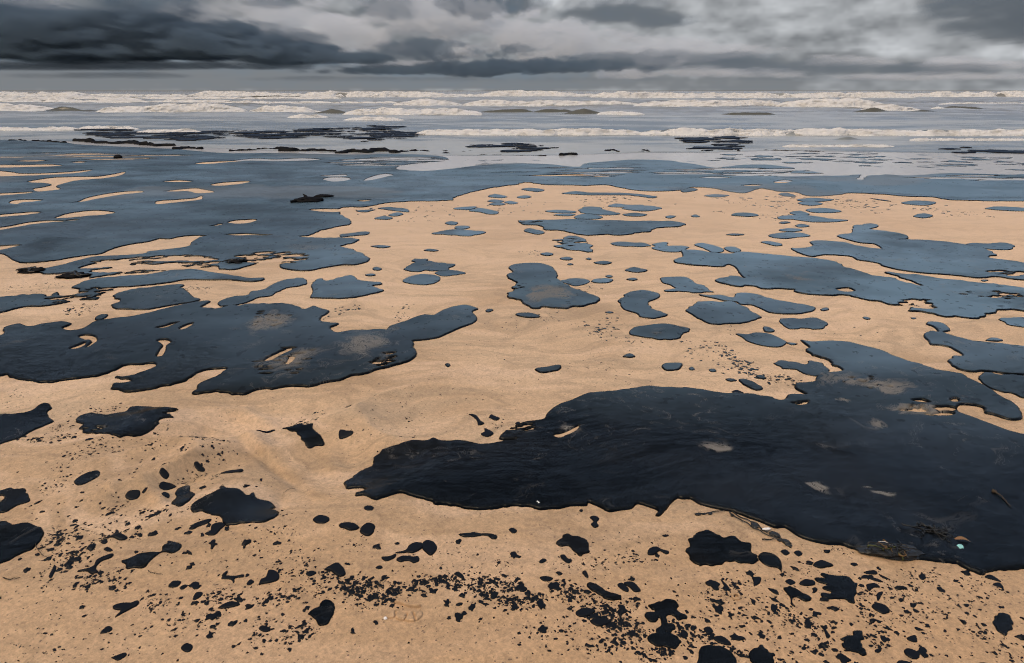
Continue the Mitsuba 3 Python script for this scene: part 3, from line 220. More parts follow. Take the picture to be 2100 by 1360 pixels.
[(-1.621,2.468),(-1.614,2.497),(-1.576,2.504),(-1.561,2.47),(-1.576,2.452),(-1.6,2.452)],
[(-1.436,2.704),(-1.427,2.725),(-1.388,2.707),(-1.384,2.686),(-1.409,2.683)],
[(-1.291,2.64),(-1.275,2.663),(-1.229,2.677),(-1.206,2.682),(-1.202,2.653),(-1.243,2.636),(-1.274,2.633)],
[(-1.314,1.823),(-1.293,1.836),(-1.262,1.84),(-1.247,1.85),(-1.234,1.827),(-1.251,1.808),(-1.268,1.789),(-1.282,1.77),(-1.278,1.804),(-1.302,1.808)],
[(-0.869,1.918),(-0.873,1.95),(-0.859,1.958),(-0.861,1.997),(-0.836,1.993),(-0.812,1.97),(-0.807,1.94),(-0.831,1.927),(-0.853,1.923)],
[(-0.783,2.284),(-0.763,2.312),(-0.731,2.303),(-0.714,2.275),(-0.728,2.252),(-0.762,2.257)],
[(-1.014,1.957),(-1.009,1.976),(-0.974,1.973),(-0.942,1.982),(-0.936,1.961),(-0.962,1.957),(-0.963,1.939),(-0.983,1.952)],
[(-0.966,1.808),(-0.955,1.825),(-0.934,1.84),(-0.903,1.833),(-0.895,1.819),(-0.921,1.808),(-0.947,1.804)],
[(-0.798,1.714),(-0.792,1.731),(-0.763,1.722),(-0.757,1.707),(-0.776,1.701)],
[(-1.008,1.64),(-0.999,1.657),(-0.973,1.648),(-0.97,1.626),(-0.982,1.62),(-0.998,1.627)],
[(-1.29,1.699),(-1.288,1.729),(-1.273,1.732),(-1.258,1.718),(-1.265,1.703)],
[(-1.201,1.601),(-1.184,1.615),(-1.166,1.623),(-1.156,1.609),(-1.17,1.589),(-1.188,1.595)],
[(-0.664,1.996),(-0.645,2.024),(-0.625,2.037),(-0.602,2.014),(-0.583,1.979),(-0.596,1.963),(-0.615,1.969),(-0.644,1.995)],
[(-1.537,1.995),(-1.516,2.011),(-1.5,2.024),(-1.507,2.056),(-1.481,2.084),(-1.461,2.093),(-1.453,2.067),(-1.477,2.045),(-1.476,2.013),(-1.454,1.986),(-1.478,1.976),(-1.504,1.99)],
[(-1.538,2.173),(-1.519,2.197),(-1.532,2.233),(-1.515,2.227),(-1.493,2.196),(-1.453,2.175),(-1.467,2.158),(-1.509,2.168)],
[(-1.625,1.969),(-1.631,1.997),(-1.639,2.029),(-1.623,2.014),(-1.612,1.986),(-1.607,1.96)],
[(-1.606,2.045),(-1.596,2.065),(-1.565,2.07),(-1.557,2.05),(-1.581,2.041)],
[(-1.509,2.11),(-1.501,2.125),(-1.472,2.109),(-1.483,2.099)],
[(-1.535,2.14),(-1.527,2.156),(-1.511,2.15),(-1.515,2.134)],
[(-1.182,1.922),(-1.177,1.95),(-1.148,1.946),(-1.147,1.922),(-1.163,1.914)],
[(-1.138,1.914),(-1.128,1.93),(-1.113,1.924),(-1.124,1.903)],
[(-0.914,1.926),(-0.908,1.95),(-0.889,1.936),(-0.899,1.918)],
[(-1.069,1.854),(-1.069,1.888),(-1.046,1.887),(-1.043,1.865),(-1.057,1.847)],
[(-0.723,1.973),(-0.706,1.989),(-0.685,1.979),(-0.704,1.96)],
[(-2.06,2.935),(-2.044,2.948),(-2.018,2.938),(-2.031,2.918),(-2.05,2.915)],
[(-1.709,2.839),(-1.704,2.859),(-1.684,2.851),(-1.687,2.833)],
[(-1.542,2.805),(-1.532,2.823),(-1.518,2.811),(-1.529,2.793)],
[(-1.093,2.583),(-1.104,2.604),(-1.097,2.614),(-1.087,2.583)],
[(-0.669,2.235),(-0.662,2.258),(-0.652,2.242),(-0.652,2.216)],
[(-0.67,2.239),(-0.663,2.25),(-0.626,2.255),(-0.587,2.227),(-0.614,2.202),(-0.641,2.209),(-0.66,2.221)],
[(-0.581,2.204),(-0.581,2.238),(-0.563,2.26),(-0.535,2.253),(-0.527,2.232),(-0.534,2.194),(-0.554,2.186)],
[(-0.598,2.358),(-0.586,2.377),(-0.557,2.364),(-0.559,2.339),(-0.585,2.339)],
[(-0.014,2.227),(0.003,2.238),(0.02,2.221),(0.016,2.206),(0,2.204)],
[(-0.428,2.095),(-0.393,2.108),(-0.384,2.137),(-0.362,2.154),(-0.335,2.145),(-0.331,2.119),(-0.359,2.088),(-0.384,2.09),(-0.417,2.088)],
[(-0.334,2.126),(-0.334,2.151),(-0.32,2.165),(-0.294,2.154),(-0.276,2.126),(-0.277,2.095),(-0.294,2.069),(-0.314,2.086)],
[(-0.475,2.068),(-0.442,2.074),(-0.424,2.087),(-0.425,2.062),(-0.454,2.044)],
[(-0.416,2.053),(-0.394,2.074),(-0.363,2.07),(-0.341,2.068),(-0.334,2.044),(-0.351,2.029),(-0.377,2.041),(-0.4,2.039)],
[(-0.486,2.009),(-0.475,2.024),(-0.459,2.014),(-0.465,2.002)],
[(-0.442,2.151),(-0.431,2.16),(-0.42,2.153),(-0.428,2.142)],
[(0.175,2.063),(0.189,2.07),(0.2,2.051),(0.217,2.037),(0.2,2.023),(0.187,2.035)],
[(0.095,2.03),(0.113,2.049),(0.126,2.037),(0.106,2.02)],
[(0.494,2.086),(0.509,2.112),(0.535,2.122),(0.551,2.108),(0.576,2.092),(0.562,2.076),(0.542,2.095),(0.52,2.074),(0.498,2.072)],
[(0.307,2.313),(0.332,2.321),(0.347,2.302),(0.333,2.277),(0.338,2.253),(0.319,2.24),(0.308,2.267),(0.32,2.282)],
[(-0.203,1.97),(-0.188,1.982),(-0.169,1.962),(-0.166,1.943),(-0.183,1.952)],
[(0.096,1.952),(0.123,1.956),(0.144,1.946),(0.128,1.93),(0.105,1.933)],
[(0.384,1.923),(0.412,1.93),(0.431,1.903),(0.436,1.881),(0.414,1.877),(0.401,1.897)],
[(0.36,1.914),(0.377,1.925),(0.396,1.895),(0.39,1.877),(0.372,1.889)],
[(0.204,1.778),(0.223,1.798),(0.251,1.802),(0.271,1.786),(0.246,1.763),(0.215,1.761)],
[(0.248,1.741),(0.277,1.754),(0.319,1.743),(0.294,1.724),(0.268,1.72)],
[(-0.165,1.775),(-0.156,1.792),(-0.144,1.778),(-0.154,1.77)],
[(0.27,2.358),(0.281,2.372),(0.288,2.36),(0.279,2.349)],
[(0.567,2.188),(0.585,2.198),(0.598,2.189),(0.581,2.179)],
[(0.984,2.097),(1.007,2.108),(1.018,2.086),(0.994,2.072)],
[(1.031,2.091),(1.054,2.103),(1.064,2.082),(1.04,2.067)],
[(1.073,2.022),(1.11,2.049),(1.135,2.038),(1.148,2.018),(1.116,2.008),(1.091,2.004)],
[(0.941,1.935),(0.963,1.946),(0.977,1.927),(0.951,1.914)],
[(0.984,1.922),(1.014,1.944),(1.044,1.937),(1.035,1.916),(1.001,1.911)],
[(1.181,1.816),(1.204,1.833),(1.231,1.821),(1.232,1.793),(1.205,1.781),(1.189,1.792)],
[(1.188,1.634),(1.208,1.641),(1.23,1.625),(1.221,1.604),(1.199,1.597),(1.183,1.613)],
[(0.618,1.673),(0.648,1.684),(0.668,1.664),(0.667,1.642),(0.638,1.649)],
[(1.216,1.922),(1.252,1.929),(1.259,1.906),(1.235,1.906),(1.21,1.889)],
[(1.228,1.877),(1.257,1.888),(1.231,1.854),(1.214,1.842)],
[(1.236,1.987),(1.281,1.997),(1.282,1.974),(1.245,1.973)],
[(1.287,1.978),(1.314,1.947),(1.289,1.956)],
[(1.236,1.957),(1.265,1.954),(1.282,1.935),(1.257,1.939)],
[(0.601,1.713),(0.622,1.722),(0.629,1.7),(0.609,1.691)],
[(1.421,1.969),(1.447,1.982),(1.444,1.957),(1.422,1.947)],
[(1.65,1.964),(1.68,1.976),(1.694,1.939),(1.669,1.95)],
[(1.654,1.927),(1.684,1.937),(1.678,1.906)],
[(1.224,1.682),(1.258,1.694),(1.248,1.666),(1.228,1.669)],
[(1.276,1.729),(1.301,1.714),(1.274,1.714)],
[(1.315,1.809),(1.328,1.795),(1.312,1.792)],
[(1.1,1.633),(1.126,1.641),(1.113,1.623),(1.097,1.621)],
[(1.148,1.693),(1.164,1.68),(1.148,1.662),(1.141,1.672)],
[(0.975,1.729),(0.998,1.721),(0.987,1.71),(0.989,1.683),(0.972,1.675),(0.977,1.706)],
[(1.494,1.831),(1.513,1.828),(1.493,1.815)],
[(1.028,1.807),(1.043,1.814),(1.048,1.804),(1.033,1.799)],
[(0.855,1.823),(0.871,1.809),(0.853,1.785),(0.842,1.792)],
[(0.833,1.952),(0.863,1.954),(0.855,1.926),(0.824,1.906),(0.831,1.935)],
[(0.868,1.898),(0.896,1.888),(0.894,1.865),(0.876,1.877)],
[(0.721,1.944),(0.733,1.92),(0.74,1.885),(0.732,1.881),(0.723,1.906)],
[(1.252,1.782),(1.269,1.779),(1.255,1.77)],
[(0.53,1.706),(0.546,1.698),(0.545,1.679),(0.525,1.672)],
[(1.151,1.592),(1.187,1.583),(1.177,1.559),(1.129,1.559)],
[(1.21,2.03),(1.229,2.037),(1.238,2.025),(1.219,2.016)],
[(0.867,1.694),(0.876,1.699),(0.881,1.692),(0.869,1.687)],
[(0.969,1.634),(0.984,1.635),(0.987,1.624),(0.97,1.621)],
[(0.907,1.624),(0.923,1.632),(0.923,1.618)]]
SLICKS = [('broken dark oil slick on the shallow water behind the wrack line',[(-18.81,31.04),(-19.16,33.16),(-16.68,31.04),(-14.62,28.38),(-13.02,29.17),(-11.47,30.39),(-9.7,31.44),(-7.68,31.99),(-6.68,34.41),(-5.04,33.16),(-4.6,29.53),(-3.28,26.7),(-3.79,25.39),(-4.39,23.88),(-4.91,22.97),(-6.06,25.13),(-7.65,26.7),(-8.17,24.53),(-10.34,25.75),(-10.64,23.72),(-12.12,24.53),(-14.28,25.39),(-16.21,27.31)],0.32),
('small broken oil slick in the shallows, centre of the waterline',[(-1.11,21.39),(-0.51,22.19),(0,22.82),(0.47,22.68),(1,21.72),(1.49,20.77),(0.89,20.19),(0.22,19.37),(-0.44,18.85),(-0.77,19.63)],0.42),
('streaky broken oil slick in the shallows under the long right-hand breaker',[(6.46,25.57),(7.47,26.03),(8.21,25.94),(7.83,23.49),(7.12,22.39),(7.1,21.39),(6.1,20.19),(5.36,20.19),(5.85,21.72),(5.74,23.11)],0.42),
('thin dark oil slick at the waterline near the right edge',[(12.71,20.48),(13.48,20.96),(13.42,19.91),(12.84,19.16),(12.4,19.37)],0.35),
('dark strip of oil at the waterline by the right frame edge',[(13.54,19.63),(14.17,19.8),(14.55,19.37),(14.17,18.85),(13.51,19.16)],0.2)]
WRACKS = [('thin black tar line at the far left of the waterline',[(-17.87,24.7),(-17.07,24.04),(-17.08,24.53),(-16.55,24.04)],0.1),
('broken tar line second from the left on the waterline',[(-16.24,24.04),(-15.54,23.72),(-14.62,23.11)],0.14),
('thick black tar clot on the waterline, left',[(-14.91,24.2),(-13.56,23.11),(-12.79,22.68),(-12.42,22.97),(-11.7,22.39)],0.26),
('tar clot trailing behind the thick left one',[(-11.81,22.39),(-10.96,21.72),(-10.52,21.85)],0.22),
('low tar clot further right on the left waterline',[(-9.73,20.48),(-9.67,20.96),(-9.12,20.59)],0.16),
('flat tar clot above the sand slits of the great sheet',[(-7.91,19.91),(-7.63,20.02),(-7.36,20.19)],0.14),
('rounded tar clot ahead of the broken slick',[(-7.37,20.48),(-7.19,20.77),(-6.79,20.59)],0.16),
('tar ridge under the broken slick, left half',[(-6.48,19.91),(-5.98,19.91),(-5.5,20.02),(-4.94,19.63)],0.22),
('tar ridge under the broken slick, its middle',[(-4.73,19.11),(-4.49,19.63),(-4.12,19.37)],0.2),
('thick tar clot under the right part of the broken slick',[(-3.98,19.37),(-3.82,19.91),(-3.38,19.8)],0.24),
('long low tar clot below the end of the broken slick',[(-3.22,19.37),(-2.88,19.8),(-2.54,20.02)],0.2),
('dark tar clot right after the long low one',[(-2.54,20.02),(-2.16,19.47),(-1.88,19.91)],0.14),
('last dark tar clot of the left wrack line',[(-1.9,19.11),(-1.57,19.47),(-1.2,20.02)],0.14),
('little brown tar clot in the middle of the waterline',[(1.32,18.46),(1.53,18.85),(1.64,18.66)],0.12),
('brown-black tar clot right of the middle of the waterline',[(2.71,19.91),(2.91,20.36),(2.95,19.63)],0.14),
('tar clot with a raised top right of the brown-black one',[(3.58,19.63),(3.77,20.19),(3.82,19.69)],0.14),
('hair-thin tar trail along the middle waterline',[(-0.9,18.51),(-0.43,18.75),(0.21,18.46),(0.85,18.37)],0.06),
('tar trail under the streaky right-hand slick',[(5.43,20.48),(5.99,20.77),(6.32,20.59)],0.1),
('upright tar nub at the waterline on the right',[(6.41,20.19),(6.66,20.77),(6.41,19.91)],0.1),
('thin tar trail running right along the film edge',[(7.18,20.19),(8.04,19.91),(9.22,19.47),(9.62,19.37)],0.05)]
CLUSTERS = [(-1.997,2.763,0.083,0.149,70,0.0030,0.0121),
(-1.942,2.554,0.043,0.091,30,0.0028,0.0085),
(-1.842,2.870,0.156,0.079,40,0.0031,0.0110),
(-1.453,2.839,0.155,0.109,50,0.0039,0.0140),
(-1.370,2.593,0.108,0.080,40,0.0036,0.0115),
(-1.700,2.196,0.050,0.092,70,0.0038,0.0189),
(-1.595,2.145,0.074,0.059,40,0.0037,0.0148),
(-1.495,2.165,0.075,0.070,40,0.0037,0.0187),
(-1.574,2.069,0.078,0.047,45,0.0036,0.0168),
(-1.618,1.996,0.035,0.070,30,0.0035,0.0140),
(-1.443,1.945,0.063,0.042,60,0.0034,0.0149),
(-1.345,1.953,0.046,0.051,35,0.0034,0.0138),
(-1.171,1.855,0.066,0.055,60,0.0033,0.0132),
(-0.975,1.794,0.043,0.082,50,0.0032,0.0140),
(-0.973,1.871,0.067,0.048,40,0.0033,0.0166),
(-0.782,1.863,0.055,0.071,60,0.0033,0.0155),
(-0.772,2.032,0.089,0.082,90,0.0024,0.0118),
(-0.651,1.911,0.068,0.074,80,0.0028,0.0135),
(-0.673,1.701,0.057,0.048,70,0.0031,0.0144),
(-0.792,1.687,0.062,0.075,50,0.0031,0.0133),
(-1.137,1.701,0.129,0.096,70,0.0026,0.0113),
(-1.408,1.721,0.156,0.126,50,0.0021,0.0073),
(-1.613,1.832,0.065,0.154,20,0.0022,0.0076),
(-1.595,2.347,0.060,0.125,35,0.0040,0.0146),
(-1.347,2.313,0.118,0.067,35,0.0033,0.0118),
(-0.936,2.165,0.093,0.100,35,0.0025,0.0137),
(-1.000,2.088,0.242,0.189,60,0.0024,0.0072),
(-1.770,2.206,0.038,0.083,40,0.0019,0.0063),
(-1.553,2.870,0.094,0.048,15,0.0047,0.0188),
(-1.460,1.627,0.100,0.052,20,0.0025,0.0110),
(-0.535,1.920,0.062,0.050,85,0.0045,0.0181),
(-0.419,1.871,0.061,0.048,95,0.0044,0.0177),
(-0.478,1.863,0.083,0.047,60,0.0033,0.0133),
(-0.314,1.924,0.034,0.033,60,0.0045,0.0136),
(-0.248,1.936,0.057,0.034,75,0.0046,0.0148),
(-0.167,1.920,0.034,0.033,60,0.0034,0.0124),
(-0.103,1.887,0.033,0.065,60,0.0045,0.0145),
(-0.048,1.911,0.062,0.049,90,0.0045,0.0158),
(-0.008,1.863,0.044,0.047,60,0.0044,0.0144),
(0.035,1.824,0.065,0.038,70,0.0027,0.0098),
(0.079,1.839,0.033,0.031,35,0.0044,0.0164),
(0.175,1.871,0.033,0.056,60,0.0044,0.0177),
(0.229,1.863,0.044,0.047,40,0.0033,0.0122),
(0.329,1.824,0.071,0.046,110,0.0033,0.0131),
(0.300,1.764,0.064,0.036,80,0.0042,0.0149),
(0.346,1.721,0.068,0.042,110,0.0042,0.0146),
(0.408,1.687,0.036,0.027,40,0.0031,0.0092),
(0.249,1.786,0.043,0.030,60,0.0043,0.0150),
(0.391,2.014,0.147,0.071,90,0.0023,0.0106),
(0.275,2.032,0.118,0.054,50,0.0024,0.0083),
(0.185,1.667,0.152,0.074,70,0.0030,0.0122),
(0.309,1.640,0.100,0.052,60,0.0030,0.0151),
(0.428,1.608,0.059,0.032,60,0.0040,0.0148),
(0.506,1.736,0.031,0.043,40,0.0042,0.0147),
(-0.172,2.088,0.151,0.047,40,0.0024,0.0072),
(-0.559,2.145,0.056,0.030,25,0.0019,0.0062),
(-0.195,1.996,0.175,0.053,50,0.0023,0.0070),
(0.445,2.165,0.155,0.070,30,0.0025,0.0087),
(-0.328,1.701,0.258,0.103,50,0.0015,0.0046),
(-0.018,1.687,0.205,0.082,30,0.0015,0.0051),
(0.741,1.911,0.034,0.058,45,0.0034,0.0135),
(0.662,1.887,0.067,0.065,60,0.0022,0.0067),
(1.040,1.979,0.087,0.052,60,0.0017,0.0070),
(0.859,1.801,0.054,0.045,50,0.0032,0.0140),
(0.917,1.757,0.042,0.036,45,0.0032,0.0116),
(0.961,1.736,0.063,0.028,40,0.0026,0.0115),
(1.200,1.847,0.066,0.063,50,0.0027,0.0121),
(1.308,1.895,0.084,0.073,60,0.0028,0.0101),
(1.435,1.970,0.052,0.052,50,0.0023,0.0092),
(1.185,1.764,0.064,0.051,45,0.0032,0.0149),
(1.120,1.687,0.041,0.054,40,0.0031,0.0144),
(0.949,1.647,0.045,0.053,35,0.0040,0.0161),
(0.796,1.871,0.139,0.120,70,0.0022,0.0078),
(1.361,1.794,0.134,0.090,60,0.0027,0.0118),
(1.585,1.847,0.110,0.078,60,0.0027,0.0110),
(1.488,1.701,0.041,0.028,40,0.0026,0.0113),
(1.519,1.634,0.040,0.052,30,0.0025,0.0120),
(0.679,1.757,0.079,0.087,50,0.0026,0.0116),
(0.575,1.660,0.056,0.047,70,0.0041,0.0162),
(0.659,1.602,0.059,0.032,60,0.0039,0.0158),
(0.745,1.596,0.049,0.025,40,0.0039,0.0138),
(0.876,1.653,0.091,0.059,50,0.0025,0.0101),
(1.288,1.667,0.127,0.087,50,0.0025,0.0112),
(1.177,2.107,0.122,0.038,30,0.0024,0.0085),
(1.563,1.945,0.114,0.051,40,0.0023,0.0091),
(0.000,1.851,1.626,0.255,80,0.0081,0.0325),
(-1.349,2.107,0.540,0.340,80,0.0072,0.0324),
(1.107,1.783,0.553,0.197,90,0.0063,0.0316),
(0.313,1.761,0.470,0.172,70,0.0063,0.0313),
(-0.592,1.947,0.676,0.150,50,0.0051,0.0237),
(-1.818,2.612,0.428,0.401,60,0.0064,0.0214),
(0.676,4.688,0.156,0.186,60,0.0060,0.0239),
(0.659,5.653,0.085,0.156,25,0.0057,0.0227),
(0.269,4.920,0.150,0.121,25,0.0050,0.0175),
(0.743,4.342,0.134,0.130,25,0.0056,0.0179),
(-1.246,5.044,0.102,0.169,15,0.0077,0.0256),
(-0.869,5.002,0.076,0.292,25,0.0051,0.0178),
(-0.038,4.156,0.538,0.599,60,0.0032,0.0097),
(-0.630,3.201,0.214,0.286,45,0.0034,0.0120),
(0.252,7.051,0.156,0.156,20,0.0069,0.0243),
(-0.357,3.510,0.278,0.335,40,0.0028,0.0093),
(-0.029,3.126,0.126,0.110,15,0.0034,0.0118),
(0.653,3.746,0.196,0.375,30,0.0039,0.0118),
(1.306,4.156,0.151,0.270,70,0.0054,0.0237),
(1.402,4.011,0.063,0.169,40,0.0063,0.0250),
(1.471,3.874,0.081,0.132,40,0.0061,0.0243),
(1.587,3.697,0.126,0.098,50,0.0058,0.0214),
(2.375,4.688,0.239,0.371,12,0.0048,0.0144),
(1.551,4.615,0.094,0.108,12,0.0047,0.0142),
(-4.149,5.705,0.214,0.212,40,0.0043,0.0143),
(-3.366,5.065,0.115,0.128,35,0.0051,0.0256),
(-2.198,3.319,0.080,0.081,45,0.0027,0.0124),
(-2.280,3.163,0.068,0.149,40,0.0042,0.0170),
(-2.233,2.969,0.113,0.050,45,0.0048,0.0209),
(-2.712,5.653,0.127,0.104,25,0.0057,0.0198),
(-1.061,3.240,0.069,0.117,30,0.0043,0.0156),
(-1.686,3.037,0.098,0.105,25,0.0033,0.0131),
(-1.380,4.920,0.075,0.243,20,0.0062,0.0250),
(-2.765,3.423,0.091,0.128,25,0.0027,0.0091),
(-1.472,9.521,0.793,0.541,40,0.0113,0.0362),
(-0.116,9.798,0.698,0.571,30,0.0116,0.0326),
(1.624,10.561,0.749,0.494,30,0.0125,0.0350),
(3.930,10.727,0.761,0.848,60,0.0101,0.0558),
(5.218,10.242,0.607,0.776,60,0.0097,0.0485),
(6.198,9.658,0.413,0.417,40,0.0115,0.0413),
(3.017,9.388,0.559,0.395,25,0.0089,0.0358),
(-0.198,17.043,0.791,0.827,20,0.0395,0.1977),
(8.607,18.133,1.680,1.166,45,0.0504,0.3359),
(9.853,16.642,1.932,1.776,60,0.0464,0.3478),
(6.088,18.133,1.470,1.166,40,0.0630,0.3779),
(11.665,17.043,0.791,1.653,30,0.0474,0.3559)]
SCUFFS = [(0.97,2.85,0.06,0.03,1.30),(1.27,2.53,0.06,0.03,1.30),(1.57,2.47,0.08,0.03,1.20),(1.50,2.52,0.04,0.01,1.00),(2.18,3.28,0.18,0.09,1.20),(2.05,3.62,0.14,0.09,1.10),(2.15,3.58,0.13,0.12,1.10),(-1.75,4.73,0.20,0.34,1.00),(-1.40,3.98,0.21,0.28,0.80),(-0.98,4.28,0.22,0.32,0.95),(-0.80,4.04,0.09,0.11,0.60),(0.30,5.55,0.24,0.35,1.00),(0.07,6.22,0.09,0.12,0.60),(2.59,5.92,0.19,0.28,0.70),(3.22,5.17,0.12,0.18,0.80),(2.01,3.66,0.23,0.12,0.80),(2.16,3.26,0.21,0.10,0.90),(1.44,3.30,0.11,0.12,0.50),(1.83,3.16,0.11,0.09,0.80),(1.08,3.28,0.06,0.08,0.50),(-0.54,2.82,0.08,0.03,0.60),(-0.33,2.58,0.04,0.04,0.60),(0.08,2.61,0.09,0.16,0.45),(-0.11,2.49,0.09,0.13,0.40),(1.53,2.92,0.20,0.07,0.50),(1.27,2.53,0.09,0.04,0.60),(1.57,2.47,0.09,0.05,0.70),(1.22,2.21,0.32,0.12,0.35),(1.58,2.23,0.25,0.13,0.30),(0.27,3.04,0.11,0.07,0.90),(1.00,3.42,0.07,0.03,0.70),(1.78,3.42,0.06,0.03,0.80),(-0.76,6.44,0.11,0.15,0.60),(-3.59,5.98,0.24,0.08,0.60),(-3.64,6.68,0.58,0.42,0.60),(-2.22,7.21,0.44,0.49,0.60),(-2.92,10.73,0.46,0.51,0.50),(-2.99,5.26,0.27,0.14,0.40),(-2.19,5.43,0.14,0.10,0.40),(3.85,6.68,0.26,0.18,0.60),(4.46,6.34,0.31,0.26,0.50),(3.99,5.50,0.35,0.20,0.50),(0.73,2.09,0.08,0.05,0.40),(-2.09,3.07,0.06,0.04,0.60),(-3.34,4.25,0.08,0.09,0.50),(-0.65,7.92,0.15,0.19,0.30),(-6.28,9.80,0.30,0.29,0.50),(-3.22,10.90,0.51,0.70,0.50),(2.43,16.07,1.12,0.74,0.30),(5.10,13.19,0.31,0.50,0.40),(3.03,4.22,0.13,0.09,0.50),(1.04,4.53,0.14,0.09,0.60),(0.72,2.17,0.05,0.03,0.20),(0.41,2.38,0.08,0.03,0.50),(-1.66,6.90,0.17,0.19,0.50)]
WAVES = [(-181.7,-51.2,230.0,0.93,1,'long thin far foam line on the left under the horizon'),
(-63.7,69.9,230.0,0.93,1,'long thin far foam line in the middle under the horizon'),
(57.5,181.7,230.0,1.09,1,'long thin far foam line on the right under the horizon'),
(-61.1,-33.2,100.1,0.41,1,'thin second foam line behind the long left breaker'),
(-34.6,-15.0,96.3,0.33,1,'faint second foam line left of the stepped breaker'),
(53.3,70.9,89.4,0.30,1,'faint foam line at the right frame edge past the plunging wave'),
(-124.0,-37.1,156.8,0.53,1,'thin middle foam line on the far left surf'),
(52.1,88.5,179.3,0.61,1,'thin foam line in front of the long far right breaker'),
(-33.6,-21.3,56.7,0.62,1,'long white breaker left of centre in the nearest row of waves'),
(-48.4,-38.8,60.8,0.54,1,'white breaker at the left frame edge in the nearest row of waves'),
(-38.7,-35.1,59.4,0.48,0,'smooth green wave face between the two left white breakers'),
(-82.7,-61.3,104.3,0.71,1,'white foam line at the left edge behind the nearest breakers'),
(-61.8,-54.3,104.3,1.27,1,'tall tumbling foam block left of centre in the second row'),
(-181.7,-142.8,230.0,1.55,1,'far white breaker at the left frame edge'),
(-116.9,-104.8,179.3,1.70,1,'slanting foam sheet of a far wave on the left'),
(-161.2,-155.6,230.0,0.93,1,'tiny whitecap on the horizon at the far left'),
(-50.5,-37.3,100.1,0.61,1,'thin white breaker in the second row above the long left breaker'),
(-105.6,-69.9,230.0,1.71,1,'far white breaker left of centre under the horizon'),
(-58.8,-45.6,156.8,0.85,0,'dark olive wave back left of centre in the far surf'),
(-60.0,-14.4,193.1,1.70,1,'long far white breaker at the centre under the horizon'),
(-21.2,-15.2,56.7,0.54,1,'white breaker with a dark wave face on its right end'),
(-14.4,-12.6,53.0,0.54,0,'short dark olive wave face between two white breakers'),
(-12.2,-2.1,50.8,0.52,1,'long white breaker at the centre in the nearest row of waves'),
(-2.5,1.7,55.4,0.30,0,'low olive wave face right of the central breaker'),
(1.7,4.9,55.4,0.30,0,'second low olive wave face right of the central breaker'),
(-14.1,-5.8,83.4,0.79,1,'stepped white breaker at the centre in the second row'),
(-5.7,14.8,80.7,0.66,1,'white breaker right of centre in the second row'),
(13.3,30.2,78.1,0.69,1,'long white breaker of the second row on the right'),
(27.4,39.4,73.5,0.85,1,'thick white breaker feeding the plunging wave on the right'),
(29.2,34.2,58.0,1.07,1,'plunging wave with a thick white lip at the right'),
(37.8,39.3,64.0,0.52,1,'small foam toe right of the plunging wave'),
(27.7,29.9,56.7,0.46,0,'dark olive face on the left under the plunging wave'),
(32.0,33.8,56.7,0.50,0,'dark olive face on the right under the plunging wave'),
(40.8,44.5,67.5,0.32,0,'low dark wave back right of the plunging wave'),
(-14.3,-11.7,45.2,0.22,1,'short foam ripple in the shallows left of centre'),
(-9.7,-6.2,40.7,0.22,1,'foam ripple in the shallows under the central breaker'),
(-23.6,-20.1,96.3,0.39,1,'little foam crest with dark sides in the second row'),
(-11.1,23.9,228.3,1.70,1,'far white breaker right of centre under the horizon'),
(19.4,51.5,179.3,1.58,1,'far white breaker on the right under the horizon'),
(54.5,100.6,179.3,1.58,1,'long far white breaker at the right'),
(117.3,165.4,209.3,1.70,1,'far white breaker at the right frame edge'),
(-24.5,-18.6,30.5,0.17,1,'low foam line of spent surf at the left frame edge'),
(-15.3,-12.6,28.7,0.14,1,'low broken foam line touching the dark slick'),
(-3.8,5.2,27.4,0.21,1,'long low surf line crossing the shallows at the centre'),
(4.9,21.8,27.1,0.24,1,'longest low surf line crossing the shallows on the right'),
(13.6,19.5,24.1,0.08,1,'thin swash ripple by the right edge below the long surf line'),
(8.2,11.6,21.3,0.07,1,'thinnest swash ripple at the right, nearest the sand'),
(5.9,9.4,49.8,0.44,1,'short white breaker beside a curling dark wave right of centre'),
(4.1,6.3,50.8,0.52,0,'curling dark wave face right of centre'),
(11.3,12.0,24.4,0.13,0,'little brown hump of water in the right shallows'),
(15.1,18.7,50.8,0.24,0,'low smooth swell in the shallows on the right'),
(-19.2,-16.5,31.3,0.15,1,'dirty foam line with black specks on the left')]
SHORE = np.array([(-24.6,24.61),(-19.51,24.61),(-17.81,24.61),(-14.97,24.12),(-11.89,22.97),(-8.77,21.14),(-6.26,20.07),(-4.04,19.42),(-1.29,18.66),(1.3,18.8),(3.39,19.58),(5.47,19.74),(7.77,20.42),(9.65,19.91),(11.53,19.58),(14.02,19.26),(20.38,18.95)])
FILM = [(-23.61,25.39),(-18.17,25.13),(-15.27,24.61),(-12.12,23.42),(-8.93,21.52),(-6.36,20.42),(-4.1,19.74),(-1.29,18.51),(3.37,19.42),(7.71,20.24),(11.44,19.42),(16.44,18.95),(11.34,12.9),(6.88,13.05),(3.67,13.05),(-0.52,14.88),(-2.29,13.05),(-3.34,12.83),(-5.43,15.89),(-10.18,19.58),(-15.76,21.72),(-21.01,22.54)]

# ---------------------------------------------------------------- materials
def rgb(*c): return {'type': 'rgb', 'value': list(c)}

